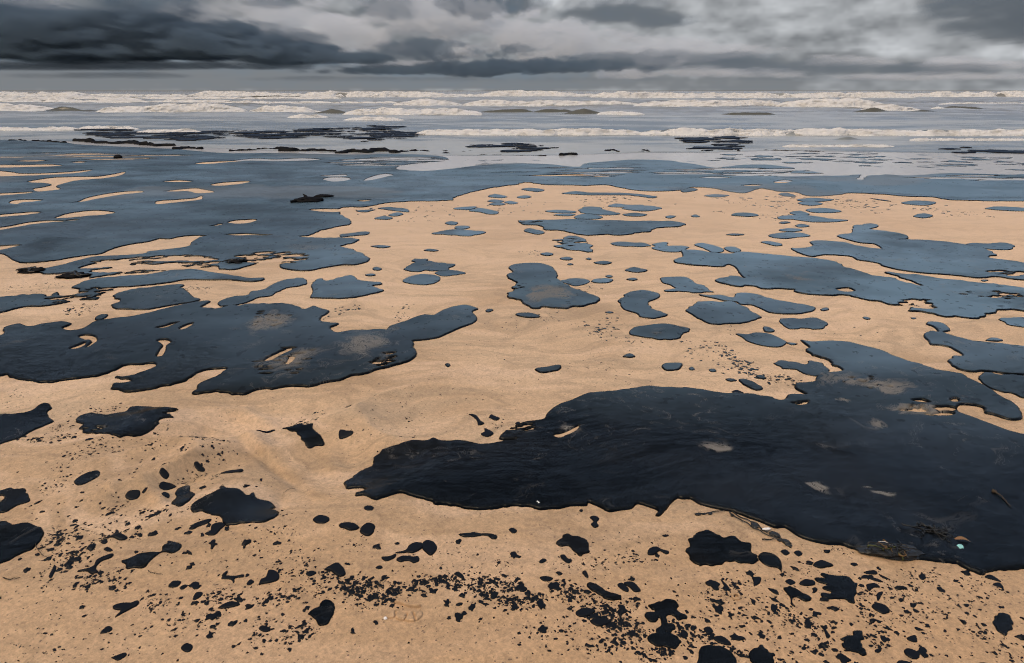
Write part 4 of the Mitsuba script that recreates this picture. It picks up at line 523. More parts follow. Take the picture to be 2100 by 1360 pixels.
def sand_col(p, n, uv):
    x, y = p.x, p.y
    wx = mikit.fbm(x * 1.3 + 9, y * 1.3, 2.0, 3) - 0.5
    broad = mikit.fbm(x * 0.8, y * 0.9, 0.0, 3)
    streak = mikit.fbm((x + wx) * 1.6, (y + 0.6 * wx) * 7.0, 5.0, 4)
    fine = mikit.fbm(x * 55, y * 55, 1.0, 2)
    grain = mikit.noise(x * 330, y * 330, 3.0)
    c = mikit.mix((0.50, 0.35, 0.215), (0.41, 0.275, 0.158), mikit.smoothstep(0.35, 0.7, broad))
    c = mikit.mix(c, (0.27, 0.205, 0.130), 0.25 * mikit.smoothstep(0.56, 0.74, streak))
    rill = 1 - dr.abs(2 * mikit.fbm((x + 0.8 * wx) * 2.6, (y + 0.9 * wx) * 6.5, 25.0, 3) - 1)
    c = c * (1 - 0.16 * mikit.smoothstep(0.80, 0.97, rill))
    c = mikit.mix(c, (0.58, 0.41, 0.27), 0.5 * mikit.smoothstep(0.5, 0.25, streak))
    c = mikit.mix(c, (0.43, 0.272, 0.145), mikit.smoothstep(2.6, 1.5, y + 1.2 * wx) * (0.35 + 0.6 * broad))
    c = mikit.mix(c, (0.46, 0.335, 0.225), 0.7 * mikit.smoothstep(3.5, 10, y))
    near = dr.exp(-dr.square(y / 6.0))
    c = c * (1 + near * (0.34 * (fine - 0.5) + 0.30 * (mikit.noise(x * 130, y * 130, 4.0) - 0.5) + 0.30 * (grain - 0.5)))
    speck = mikit.cell_rand(x * 170, y * 170, 7)
    return mikit.mix(c, (0.10, 0.07, 0.05), dr.select(speck > 0.992, near * 0.8, 0.0))
def sand_bump(p, n, uv):
    x, y = p.x, p.y
    w = mikit.fbm(x * 2.2, y * 2.2, 4.0, 2) - 0.5
    return 0.0075 * mikit.fbm((x + 0.8 * w) * 5, (y + 0.6 * w) * 15, 1.0, 4) + 0.0028 * mikit.fbm(x * 40, y * 40, 2.0, 3)
scene['sand_mat'] = {'type': 'bumpmap', 'arbitrary': mikit.proc(sand_bump, 2e-3), 'scale': 1.0,
    'bsdf': {'type': 'principled', 'base_color': mikit.proc(sand_col), 'roughness': 0.62, 'specular': 0.28}}

SC = [tuple(s) for s in SCUFFS]
def scuff(p):
    h1, h2 = mikit.fbm(p.x * 5, p.y * 5, 61.0, 3) - 0.5, mikit.fbm(p.x * 6, p.y * 7, 63.0, 3) - 0.5
    x, y = p.x + 0.22 * h1, p.y + 0.16 * h2
    g = mi.Float(0)
    for a, b, ra, rb, k in SC:
        g = dr.maximum(g, k * dr.exp(-dr.square((x - a) / ra) - dr.square((y - b) / rb)))
    w = mikit.fbm(x * 2.6, y * 2.6, 8.0, 3) - 0.5
    m = mikit.fbm((x + 0.4 * w) * 7, (y + 0.4 * w) * 9, 3.0, 3)
    u, v = x + 0.35 * w, y + 0.5 * w
    f1 = 1 - dr.abs(2 * mikit.fbm(u * 22, v * 60, 6.0, 2) - 1)
    f2 = 1 - dr.abs(2 * mikit.fbm(u * 70 + v * 20, v * 80 - u * 25, 9.0, 2) - 1)
    fleck = dr.maximum(mikit.smoothstep(0.72, 0.90, f1), mikit.smoothstep(0.76, 0.92, f2))
    zone = mikit.smoothstep(0.50, 0.85, 0.75 * m + 0.62 * g)
    core = mikit.smoothstep(0.52, 0.60, g * (-0.15 + 1.75 * mikit.fbm(u * 26, v * 40, 65.0, 4)))
    strong = mikit.smoothstep(0.35, 0.85, g)
    short = mikit.smoothstep(0.45, 0.65, mikit.fbm(u * 11, v * 13, 31.0, 2))
    spread = 0.40 * mikit.smoothstep(0.90, 0.97, dr.maximum(f1, f2)) * mikit.smoothstep(0.5, 0.7, mikit.fbm(u * 30, v * 30, 69.0, 2)) * mikit.smoothstep(0.50, 0.62, mikit.fbm(x * 1.3, y * 1.6, 67.0, 4)) * short
    sc = dr.maximum(dr.maximum(spread, zone * fleck * (0.38 + 0.62 * strong) * dr.maximum(strong, short)), 0.8 * core * strong * (0.35 + 0.65 * mikit.smoothstep(0.3, 0.7, f1)))
    return dr.clip(sc, 0, 1)
def oil_col(p, n, uv):
    w = mikit.fbm(p.x * 2.0, p.y * 2.0, 1.0, 4)
    c = mikit.mix((0.0018, 0.0026, 0.0036), (0.0065, 0.0060, 0.0056), mikit.smoothstep(0.42, 0.72, w))
    # sky sheen painted into the oil colour, grey-blue, stronger seaward and to the right
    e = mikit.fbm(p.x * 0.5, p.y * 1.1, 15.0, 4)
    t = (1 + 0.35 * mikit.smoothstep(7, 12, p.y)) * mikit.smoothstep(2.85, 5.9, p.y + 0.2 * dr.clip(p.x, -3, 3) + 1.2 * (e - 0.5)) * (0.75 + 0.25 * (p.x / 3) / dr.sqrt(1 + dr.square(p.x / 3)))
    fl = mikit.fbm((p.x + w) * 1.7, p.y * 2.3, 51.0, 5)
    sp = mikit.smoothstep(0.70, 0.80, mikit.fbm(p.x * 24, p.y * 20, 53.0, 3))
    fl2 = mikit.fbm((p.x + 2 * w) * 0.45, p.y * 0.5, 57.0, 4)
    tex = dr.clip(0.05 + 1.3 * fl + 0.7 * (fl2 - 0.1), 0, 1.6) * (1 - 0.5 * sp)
    c = mikit.mix(c, (0.205, 0.312, 0.395), dr.clip(t * (0.50 + 0.8 * e) * tex * mikit.smoothstep(0.35, 1.0, uv.x), 0, 1))  # painted sheen fades out at the rim, so edges stay dark
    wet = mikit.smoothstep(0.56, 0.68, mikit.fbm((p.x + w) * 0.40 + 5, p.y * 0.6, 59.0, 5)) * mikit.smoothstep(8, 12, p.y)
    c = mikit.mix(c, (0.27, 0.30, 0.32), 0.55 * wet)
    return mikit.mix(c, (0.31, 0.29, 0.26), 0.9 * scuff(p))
def oil_spec(p, n, uv):
    w = mikit.fbm(p.x * 1.1, p.y * 2.5, 12.0, 4)
    fine = mikit.fbm(p.x * 14, p.y * 40, 13.0, 3)
    c = mikit.mix((0.54, 0.57, 0.57), (0.92, 0.93, 0.90), mikit.smoothstep(0.25, 0.7, 0.6 * w + 0.4 * fine))
    q = mikit.fbm(p.x * 0.9, p.y * 1.4, 40.0, 3) - 0.5
    wr = 1 - dr.abs(2 * mikit.fbm((p.x + q) * 9, (p.y + 0.5 * q) * 42, 42.0, 3) - 1)
    rough = mikit.smoothstep(0.52, 0.66, mikit.fbm(p.x * 0.8 + q, p.y * 1.6 + q, 44.0, 3))
    c = c * (1 - 0.45 * mikit.smoothstep(0.75, 0.95, wr) * (0.3 + 0.7 * rough)) * (1 - 0.22 * rough)
    return c * (1 - 0.7 * scuff(p))
def oil_bump(p, n, uv):
    x, y = p.x, p.y
    w = mikit.fbm(x * 1.5, y * 1.5, 4.0, 2) - 0.5
    return 0.0017 * mikit.fbm((x + w) * 14, (y + w) * 26, 1.0, 4) + 0.0010 * mikit.fbm(x * 60, y * 90, 2.0, 2)
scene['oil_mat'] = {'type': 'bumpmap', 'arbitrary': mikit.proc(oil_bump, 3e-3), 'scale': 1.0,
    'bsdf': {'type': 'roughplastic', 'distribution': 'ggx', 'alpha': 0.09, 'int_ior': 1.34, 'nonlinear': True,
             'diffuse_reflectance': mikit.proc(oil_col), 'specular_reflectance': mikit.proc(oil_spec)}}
scene['tar_mat'] = {'type': 'roughplastic', 'distribution': 'ggx', 'alpha': 0.22, 'int_ior': 1.32, 'diffuse_reflectance': rgb(0.004, 0.0042, 0.0048), 'specular_reflectance': rgb(0.60, 0.65, 0.72)}
scene['clot_mat'] = {'type': 'roughplastic', 'distribution': 'ggx', 'alpha': 0.4, 'int_ior': 1.4, 'diffuse_reflectance': rgb(0.008, 0.007, 0.006), 'specular_reflectance': rgb(0.3, 0.32, 0.36)}
def film_bump(p, n, uv):
    return 0.003 * mikit.fbm(p.x * 4, p.y * 9, 1.0, 3)
scene['film_mat'] = {'type': 'bumpmap', 'arbitrary': mikit.proc(film_bump, 5e-3), 'scale': 1.0,
    'bsdf': {'type': 'principled', 'base_color': rgb(0.29, 0.285, 0.28), 'roughness': 0.15, 'specular': 0.8}}
def sea_col(p, n, uv):
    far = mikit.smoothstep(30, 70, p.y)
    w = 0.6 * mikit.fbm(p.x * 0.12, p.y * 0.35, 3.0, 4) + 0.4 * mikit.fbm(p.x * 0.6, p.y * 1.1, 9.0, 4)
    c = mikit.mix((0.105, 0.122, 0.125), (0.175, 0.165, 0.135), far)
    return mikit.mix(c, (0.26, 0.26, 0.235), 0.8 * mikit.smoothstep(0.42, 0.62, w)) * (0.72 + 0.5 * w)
def sea_bump(p, n, uv):
    return 0.06 * mikit.fbm(p.x * 0.7, p.y * 1.6, 1.0, 5)
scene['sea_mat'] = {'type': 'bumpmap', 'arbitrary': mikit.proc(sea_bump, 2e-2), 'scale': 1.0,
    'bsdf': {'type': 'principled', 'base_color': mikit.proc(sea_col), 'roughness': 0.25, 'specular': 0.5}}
def face_bump(p, n, uv):
    return 0.05 * mikit.fbm(p.x * 1.5, p.y * 3, p.z * 3, 3)
scene['wave_mat'] = {'type': 'bumpmap', 'arbitrary': mikit.proc(face_bump, 2e-2), 'scale': 1.0,
    'bsdf': {'type': 'twosided', 'bsdf': {'type': 'principled', 'base_color': rgb(0.075, 0.07, 0.048), 'roughness': 0.2, 'specular': 0.4}}}
def foam_col(p, n, uv):
    w = mikit.fbm(p.x * 2.2, p.y * 2.0, p.z * 7, 4)
    return mikit.mix((0.60, 0.592, 0.57), (0.42, 0.41, 0.38), mikit.smoothstep(0.5, 0.72, w))
scene['foam_mat'] = {'type': 'twosided', 'bsdf': {'type': 'diffuse', 'reflectance': mikit.proc(foam_col)}}
def plain(name, c, rough=0.5, spec=0.4):
    scene[name] = {'type': 'twosided', 'bsdf': {'type': 'principled', 'base_color': rgb(*c), 'roughness': rough, 'specular': spec}}
plain('weed_mat', (0.012, 0.011, 0.008), 0.35); plain('weed_green_mat', (0.06, 0.065, 0.012)); plain('weed_amber_mat', (0.12, 0.065, 0.018))
plain('twig_mat', (0.05, 0.035, 0.02), 0.7, 0.2); plain('leaf_mat', (0.19, 0.10, 0.04), 0.6); plain('plastic_mat', (0.25, 0.52, 0.48), 0.4); plain('white_mat', (0.72, 0.70, 0.66), 0.5)

# ---------------------------------------------------------------- beach surface
def fb(x, y, sx, sy, seed, o=3):
    return meshkit.fbm(np.stack([x * sx + 100, y * sy + 100, 0 * x], -1), o, seed) - 0.5
def shore_y(x): return np.interp(x, SHORE[:, 0], SHORE[:, 1])
CREASES = [([(-1.375,3.013),(-1.237,2.87),(-1.107,2.752),(-1.004,2.656),(-0.893,2.564)],.030,-0.029),
([(-1.614,3.224),(-1.569,3.319),(-1.457,3.339),(-1.304,3.243),(-1.246,3.169)],.055,0.040),
([(-1.369,2.997),(-1.277,2.981),(-1.184,2.87),(-1.173,2.796)],.045,0.029),
([(-1.598,3.187),(-1.523,3.047),(-1.392,2.997)],.035,-0.022),
([(-1.628,2.603),(-1.542,2.514),(-1.468,2.419),(-1.355,2.319)],.026,0.018),
([(-1.547,2.552),(-1.439,2.442),(-1.427,2.363)],.026,0.016),
([(-1.738,2.527),(-1.711,2.552),(-1.671,2.431)],.03,0.013),
([(-0.985,2.552),(-0.968,2.454),(-0.939,2.385)],.025,-0.014),
([(-0.887,2.917),(-0.826,2.767),(-0.769,2.71)],.045,0.022),
([(-0.94,2.629),(-0.814,2.527),(-0.735,2.478)],.045,0.018),
([(-1.497,2.683),(-1.405,2.603),(-1.314,2.552)],.03,-0.013),
([(-1.499,3.187),(-1.374,3.116),(-1.315,3.133)],.03,-0.014)]
RX, RY = -1.235, 2.895
def ground(x, y):
    x, y = np.broadcast_arrays(np.asarray(x, float), np.asarray(y, float))
    flat = np.clip((14 - y) / 6, 0.12, 1)
    z = 0.030 * fb(x, y, 0.55, 0.7, 1) * flat
    w = fb(x, y, 1.1, 1.1, 2) * 0.7
    z = z + 0.010 * fb(x + w, y + 0.6 * w, 1.5, 5.0, 3, 3) * flat
    m = np.exp(-((x - RX) / 0.75) ** 2 - ((y - RY) / 0.65) ** 2)
    u, v = 0.80 * x + 0.6 * y, -0.6 * x + 0.80 * y
    ridge = 1 - 2 * np.abs(fb(u + 0.35 * w, v + 0.3 * w, 1.1, 3.2, 5, 2))
    z = z + m * 0.15 * (ridge ** 2 - 0.55)
    m2 = np.exp(-((x - -0.057) / 0.9) ** 2 - ((y - 2.272) / 0.22) ** 2)
    z = z + m2 * 0.010 * (1 - 2 * np.abs(fb(x + w, y, 4.0, 7.0, 6, 2)) - 0.5)
    for pts, wd, amp in CREASES:
        P = np.array(pts); near = (x > P[:, 0].min() - 3 * wd) & (x < P[:, 0].max() + 3 * wd) & (y > P[:, 1].min() - 3 * wd) & (y < P[:, 1].max() + 3 * wd)
        if not near.any(): continue
        xx, yy = x[near], y[near]
        xx, yy = xx + 0.5 * wd * 2 * fb(xx, yy, 6, 6, 8, 2), yy + 0.5 * wd * 2 * fb(xx, yy, 6, 6, 9, 2)
        best, along = np.full(xx.shape, 1e9), np.zeros(xx.shape)
        for k in range(len(P) - 1):
            d = P[k + 1] - P[k]
            t = np.clip(((xx - P[k, 0]) * d[0] + (yy - P[k, 1]) * d[1]) / (d @ d), 0, 1)
            e = np.hypot(xx - P[k, 0] - t * d[0], yy - P[k, 1] - t * d[1])
            along = np.where(e < best, (k + t) / (len(P) - 1), along); best = np.minimum(best, e)
        z = z.copy(); z[near] += amp * np.exp(-(best / wd) ** 2) * np.sin(np.pi * np.clip(along, 0.02, 0.98)) ** 0.5
    q = y - shore_y(x)
    return z - np.clip(q + 0.2, 0, 60) * 0.03

def key_for(name):
    if name not in scene and name not in labels: return name
    k = 1
    while f'{name}_{k:03d}' in labels or f'{name}_{k:03d}' in scene: k += 1
    return f'{name}_{k:03d}'
def put(name, mesh, mat, label=None, cat=None, group=None, kind=None, smooth=True, uv=None):
    key = key_for(name)
    scene[key] = mikit.ply(mesh, mat, smooth=smooth, uv=uv)
    d = {}
    for a, b in (('label', label), ('category', cat), ('group', group), ('kind', kind)):
        if b: d[a] = b
    labels[key] = d
    return key
def part(parent, name, mesh, mat, label=None, kind=None, smooth=True):
    k, i = f'{parent}__{name}', 0
    while k in scene: i += 1; k = f'{parent}__{name}_{i:03d}'
    scene[k] = mikit.ply(mesh, mat, smooth=smooth)
    if label: labels[k] = {'label': label}
    if kind: labels.setdefault(k, {})['kind'] = kind
    return k
def quads(nr, nc):
    i, j = np.meshgrid(np.arange(nr - 1), np.arange(nc - 1), indexing='ij')
    a = (i * nc + j).ravel()
    return np.stack([a, a + 1, a + nc + 1, a + nc], 1)

rows = np.concatenate([np.linspace(-6, 0.5, 40)[:-1], np.geomspace(0.5 + 0.6, 26.6, 760) - 0.6, np.geomspace(26.5, 12000, 40)])
cols = np.sign(np.linspace(-1, 1, 861)) * np.abs(np.linspace(-1, 1, 861))
Y, U = np.meshgrid(rows, cols, indexing='ij')
X = U * (1.6 + 1.05 * np.abs(Y))
Z = ground(X, Y)
put('sand', (np.stack([X, Y, Z], -1).reshape(-1, 3), quads(*X.shape)), 'sand_mat', 'damp tan sand beach with shallow drainage ridges and small dark specks', 'sand', kind='structure')

# ---------------------------------------------------------------- oil: a layer with a rounded rim lying on the sand
def curve(pts, s, rough, seed, calm0=0.15):
    """Closed smooth curve through pts at spacing s, its edge roughened by noise."""
    P = np.asarray(pts, float)
    a, b, c = np.roll(P, 1, 0), np.roll(P, -1, 0), np.roll(P, -2, 0)
    out = []
    for p0, p1, p2, p3 in zip(a, P, b, c):
        d = np.linalg.norm(p2 - p1)
        n = max(2, int(d / s))
        t = (np.arange(n) / n)[:, None]
        m1, m2 = (p2 - p0), (p3 - p1)
        m1 = 0.5 * m1 * min(1, 1.4 * d / (0.5 * np.linalg.norm(m1) + 1e-9)); m2 = 0.5 * m2 * min(1, 1.4 * d / (0.5 * np.linalg.norm(m2) + 1e-9))
        out.append((2 * t**3 - 3 * t**2 + 1) * p1 + (t**3 - 2 * t**2 + t) * m1 + (3 * t**2 - 2 * t**3) * p2 + (t**3 - t**2) * m2)
    C = np.vstack(out)
    N = np.roll(C, -1, 0) - np.roll(C, 1, 0)
    N = np.stack([N[:, 1], -N[:, 0]], 1) / (np.linalg.norm(N, axis=1, keepdims=True) + 1e-12)
    big = meshkit.fbm(np.column_stack([C / (14 * s), np.full(len(C), seed * 0.37)]), 3, 31) - 0.5
    big = big + 0.35 * (meshkit.fbm(np.column_stack([C / (4 * s), np.full(len(C), seed * 0.53)]), 2, 35) - 0.5)
    calm = np.clip(2.2 * (meshkit.noise(np.column_stack([C / (60 * s), np.full(len(C), seed * 0.91)]), 32) - 0.25), calm0, 1.4)
    return C + N * (big * calm)[:, None] * rough
def clean(g, keep=0.0):
    g = g if g.is_valid else g.buffer(0)
    gs = [q for q in getattr(g, 'geoms', [g]) if q.geom_type == 'Polygon' and q.area > keep]
    return max(gs, key=lambda q: q.area)
def ring_pts(poly, s):
    out = []
    for r in [poly.exterior, *poly.interiors]:
        n = max(6, int(r.length / s))
        out.append(shapely.get_coordinates(shapely.line_interpolate_point(r, np.arange(n) / n * r.length)))
    return np.vstack(out)
def layer(poly, s, thick, rim, lump=0.25, inner=6, seed=0, sink=0.004, base=ground):
    shapely.prepare(poly)
    pts, h, e = [ring_pts(poly, s)], [], []
    h.append(np.full(len(pts[0]), -sink)); e.append(np.zeros(len(pts[0])))
    for d, k, sp in ((0.25 * rim, 0.55, 1.0), (0.6 * rim, 0.88, 1.2), (1.2 * rim, 1.0, 1.8)):
        q = poly.buffer(-d)
        for g in getattr(q, 'geoms', [q]):
            if g.is_empty or g.area < s * s: continue
            r = ring_pts(g, s * sp); pts.append(r); h.append(np.full(len(r), k * thick)); e.append(np.full(len(r), d))
    q = poly.buffer(-(1.2 * rim + 0.35 * inner * s))
    if not q.is_empty:
        x0, y0, x1, y1 = q.bounds
        gx, gy = np.meshgrid(np.arange(x0, x1, inner * s), np.arange(y0, y1, inner * s))
        g = np.column_stack([gx.ravel(), gy.ravel()])
        g += (np.random.default_rng(seed).random(g.shape) - 0.5) * 0.5 * inner * s
        shapely.prepare(q)
        g = g[shapely.contains_xy(q, g[:, 0], g[:, 1])]
        pts.append(g); h.append(np.full(len(g), thick)); e.append(np.full(len(g), 1.2 * rim + 0.35 * inner * s))
    P, H, E = np.vstack(pts), np.concatenate(h), np.concatenate(e)
    P, i = np.unique(np.round(P, 5), axis=0, return_index=True); H = H[i]; E = E[i]
    F = Delaunay(P).simplices
    c = P[F].mean(1)
    F = F[shapely.contains_xy(poly, c[:, 0], c[:, 1])]
    a, b = P[F[:, 1]] - P[F[:, 0]], P[F[:, 2]] - P[F[:, 0]]
    cr = a[:, 0] * b[:, 1] - a[:, 1] * b[:, 0]
    F[cr < 0] = F[cr < 0][:, ::-1]
    F = F[np.abs(cr) > 1e-12]
    H = np.where(H > 0, H * (1 + lump * 2 * (fb(P[:, 0], P[:, 1], 0.25 / max(rim, .006), 0.25 / max(rim, .006), 41, 3))), H)
    layer.edge = np.column_stack([np.clip(E / np.maximum(1.2 * rim, 0.0014 * np.hypot(P[:, 0], P[:, 1])), 0, 1), 0 * E])   # 0 at the rim, kept free of the painted sheen, 1 inside
    return np.column_stack([P, base(P[:, 0], P[:, 1]) + H]), F

rng = np.random.default_rng(7)
def torn(poly, spec, seed, wide=1.0):
    """Cuts irregular slits through a layer inside the ellipses of spec: (x, y, rx, ry, count, size)."""
    r = np.random.default_rng(seed); cuts = []
    for x, y, rx, ry, n, size, *more in spec:
        for _ in range(n):
            a, m = r.random() * 2 * np.pi, np.sqrt(r.random())
            cx, cy, l = x + rx * m * np.cos(a), y + ry * m * np.sin(a), size * (0.35 + 1.2 * r.random() ** 2)
            t = np.linspace(0, 2 * np.pi, 15)[:-1]
            k = 0.55 + 0.75 * r.random(14)
            cuts.append(Polygon(np.column_stack([cx + (more[0] if more else wide) * l * k * np.cos(t), cy + 0.45 * l * k * np.sin(t) + 0.25 * l * np.cos(t)])).buffer(0))
    return clean(poly.difference(shapely.union_all(cuts))) if cuts else poly

TORN = {0: [(-3.5, 6.51, 0.56, 0.37, 130, 0.09), (-2.41, 6.72, 0.33, 0.29, 50, 0.07), (-2.81, 16.84, 1.29, 1.01, 40, 0.22, 2.2), (5.95, 14.57, 2.72, 0.67, 45, 0.24, 2.4), (1.53, 14.57, 1.7, 0.92, 22, 0.22, 2.4), (-10.84, 18.37, 2.55, 1.2, 14, 0.28, 2.4), (8.97, 13.45, 0.94, 0.52, 14, 0.2, 2.4)], 1: [(-3.52, 5.5, 0.14, 0.2, 18, 0.06), (-3.69, 5.31, 0.16, 0.09, 10, 0.05)], 5: [(-1.79, 4.84, 0.18, 0.24, 18, 0.014), (-0.8, 4.01, 0.08, 0.11, 14, 0.022), (-1.41, 3.96, 0.18, 0.25, 22, 0.016, 2.0)], 6: [], 13: [(0.04, 5.76, 0.06, 0.11, 6, 0.012)], 17: [(0.25, 8.83, 0.17, 0.18, 10, 0.06)], 18: [(0.63, 7.46, 0.18, 0.26, 16, 0.05)], 24: [(3.22, 5.15, 0.1, 0.13, 26, 0.05), (3.92, 5.4, 0.27, 0.14, 14, 0.05)], 22: [(4.55, 6.13, 0.18, 0.09, 12, 0.06)], 34: [(2.2, 3.27, 0.15, 0.06, 26, 0.016), (2.03, 3.65, 0.19, 0.1, 10, 0.009), (0.04, 3.08, 0.07, 0.05, 14, 0.018), (1.58, 3.38, 0.05, 0.08, 8, 0.015)], 8: [(-1.79, 3.24, 0.02, 0.04, 4, 0.02), (-2.1, 3.07, 0.05, 0.04, 8, 0.013)]}
patch_shapes, nicks, shapes_xy = [], [], []
for i, (label, nick, outline, holes) in enumerate(PATCHES):
    o = np.array(outline)
    near = max(1.4, np.percentile(np.hypot(o[:, 0], o[:, 1]), 15))
    s = 0.0023 * near if i else 0.015
    g = Polygon(curve(o, s, 13 * s, i + 1, 0.10))
    g = g if g.is_valid else g.buffer(0)
    for j, hh in enumerate(holes):
        hd = np.hypot(*np.mean(hh, 0))
        hg = Polygon(curve(hh, max(s, 0.0022 * hd), 0.012 * hd * 0.6, 100 + i + j * 7))
        g = g.difference(hg if hg.is_valid else hg.buffer(0))
    g = clean(g)
    g = torn(g, TORN.get(i, []), 500 + i)
    thick = float(np.clip(0.016 * np.sqrt(g.area) ** 0.6, 0.005, 0.013))
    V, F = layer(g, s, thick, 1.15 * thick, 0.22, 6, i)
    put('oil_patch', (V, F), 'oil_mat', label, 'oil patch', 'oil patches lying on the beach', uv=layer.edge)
    patch_shapes.append(g); nicks.append(nick)
    shapes_xy.append(g)
taken = shapely.union_all([g.buffer(0.004) for g in patch_shapes])

# wet film of seawater left on the sand below the waterline
g = clean(Polygon(curve(FILM, 0.05, 0.5, 77)))
V, F = layer(g, 0.05, 0.0045, 0.03, 0.0, 4, 3, sink=0.003)
put('wet_sand', (V, F), 'film_mat', 'pale mirror of seawater film on the flat sand below the surf', 'wet sand', kind='structure')

# ---------------------------------------------------------------- tar blots: single traced ones, then scattered ones
blots = []
for i, o in enumerate(BLOTS):
    o = np.array(o); d = np.hypot(*o.mean(0))
    size = np.sqrt(Polygon(o).buffer(0).area)
    s = max(0.0022 * d, size / 30)
    g = clean(Polygon(curve(o, s, min(9 * s, 0.30 * size), 300 + i, 0.6)))
    if taken.contains(g.centroid) and g.intersection(taken).area > 0.5 * g.area: continue
    blots.append((g, s, size / d))
shapely.prepare(taken)
traced = shapely.union_all([b[0] for b in blots]); shapely.prepare(traced)
drops = []
r = np.random.default_rng(2024)
for x, y, rx, ry, n, d0, d1 in CLUSTERS:
    # clumped: seeds, then drops round the seeds
    k = max(2, n // 7)
    a, m = r.random(k) * 2 * np.pi, np.sqrt(r.random(k))
    sx, sy = x + rx * m * np.cos(a), y + ry * m * np.sin(a)
    for _ in range(int(1.4 * n)):
        j = r.integers(k)
        u = r.random()
        px, py = (sx[j] + 0.30 * rx * r.normal(), sy[j] + 0.30 * ry * r.normal()) if r.random() < 0.75 else (x + rx * r.normal() * .6, y + ry * r.normal() * .6)
        dia = 1.55 * (d0 + (d1 - d0) * u ** 2.3)
        if shapely.contains_xy(taken, px, py) or shapely.contains_xy(traced, px, py) or py < 0.6: continue
        far = py > 10.5
        drops.append((px, py, dia * (1.5 if far else 1), 0.25 * r.normal() if far else r.random() * np.pi, (0.40 if far else 0.45) + 0.55 * r.random() * (0.6 if far else 1)))
drops.sort(key=lambda q: -q[2] / np.hypot(q[0], q[1]))
keep = []
for px, py, dia, rot, asp in drops[:130]:
    t = np.linspace(0, 2 * np.pi, 13)[:-1]
    k = 0.45 + 0.8 * r.random(12)
    cx, cy = dia / 2 * k * np.cos(t), dia / 2 * k * asp * np.sin(t)
    o = np.column_stack([px + cx * np.cos(rot) - cy * np.sin(rot), py + cx * np.sin(rot) + cy * np.cos(rot)])
    d = np.hypot(px, py); s = max(0.0018 * d, dia / 24)
    g = clean(Polygon(curve(o, s, 4 * s, len(keep))))
    if g.intersects(taken) or any(g.intersects(q[0]) for q in keep): continue
    keep.append((g, s, dia / d))
blots = [b for b in blots] + keep[:300 - len(blots)]

def shape_word(g):
    c = np.array(g.exterior.coords); w = np.sqrt(np.maximum(np.linalg.eigvalsh(np.cov((c - c.mean(0)).T)), 1e-12))
    solid, e = g.area / g.convex_hull.area, w[1] / w[0]
    a = 'ragged' if solid < 0.8 else 'knobbly' if solid < 0.9 else 'smooth'
    return a + ' ' + ('long' if e > 2.6 else 'oval' if e > 1.5 else 'round')
def size_word(g):
    a = math.sqrt(g.area)
    return 'tiny' if a < 0.02 else 'small' if a < 0.05 else 'mid-sized' if a < 0.12 else 'hand-wide' if a < 0.2 else 'large'
def c_y(g): return g.centroid.y
named, seen = [], {}
for g, s, _ in blots:
    c = g.centroid
    near = sorted((q.distance(c), k) for k, q in enumerate(patch_shapes))[:2]
    q = patch_shapes[near[0][1]]
    p = shapely.shortest_line(q, c).coords[0]
    dx, dy = c.x - p[0], c.y - p[1]
    side = ('right of' if dx > 0 else 'left of') if abs(dx) > abs(dy) else ('beyond' if dy > 0 else 'this side of')
    text = f'{size_word(g)} {shape_word(g)} tar blot {side} the {nicks[near[0][1]]}'
    named.append((text, near[0][0])); seen.setdefault(text, []).append(near[0][0])
ORD = 'nearest second third fourth fifth sixth seventh eighth ninth tenth eleventh twelfth'.split()
for (g, s, _), (text, dist) in zip(blots, named):
    if len(seen[text]) > 1:
        k = sorted(seen[text]).index(dist)
        text += ', ' + (ORD[k] + ' to it' if k == 0 else (ORD[k] if k < 12 else f'{k + 1}th') + ' closest to it')
    size = math.sqrt(g.area)
    thick = float(np.clip(0.11 * size, 0.0025, 0.009))
    V, F = layer(g, s, thick, min(1.3 * thick, 0.16 * size), 0.35, 4, 5)
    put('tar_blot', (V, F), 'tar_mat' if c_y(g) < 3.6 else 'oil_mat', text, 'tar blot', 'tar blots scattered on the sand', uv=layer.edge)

def spatter(A):
    n, m = len(A), 9
    t = np.linspace(0, 2 * np.pi, m + 1)[:-1]
    kk = 0.45 + 0.8 * r.random((n, m))
    cx, cy = A[:, 2:3] / 2 * kk * np.cos(t), A[:, 2:3] / 2 * kk * A[:, 4:5] * np.sin(t)
    ca, sa = np.cos(A[:, 3:4]), np.sin(A[:, 3:4])
    ox, oy = cx * ca - cy * sa, cx * sa + cy * ca
    tall = np.minimum(A[:, 2:3], 0.05)
    def lay(f, hh):
        x, y = A[:, :1] + f * ox, A[:, 1:2] + f * oy
        return np.stack([x, y, ground(x, y) + hh * tall], -1)
    top = np.stack([A[:, 0], A[:, 1], ground(A[:, 0], A[:, 1]) + 0.15 * tall[:, 0]], -1)[:, None]
    V = np.concatenate([lay(1, -0.05), lay(0.72, 0.11), top], 1)
    i = np.arange(m); jn = (i + 1) % m
    one = np.vstack([np.column_stack([i, jn, m + jn]), np.column_stack([i, m + jn, m + i]), np.column_stack([m + i, m + jn, np.full(m, 2 * m)])])
    spatter.edge = np.tile(np.column_stack([np.r_[np.zeros(m), np.full(m + 1, 0.75)], np.zeros(2 * m + 1)]), (n, 1))
    return V.reshape(-1, 3), (one[None] + (np.arange(n) * (2 * m + 1))[:, None, None]).reshape(-1, 3)
rest = np.array(drops[130:])
put('tar_spatter', spatter(rest[rest[:, 1] < 3.6]), 'tar_mat', 'countless tiny black tar droplets spattered over the foreground sand', 'tar spatter', kind='stuff')
put('oil_flecks', spatter(rest[rest[:, 1] >= 3.6]), 'oil_mat', 'countless small blue-grey oil flecks on the farther sand and wet film', 'oil flecks', kind='stuff', uv=spatter.edge)

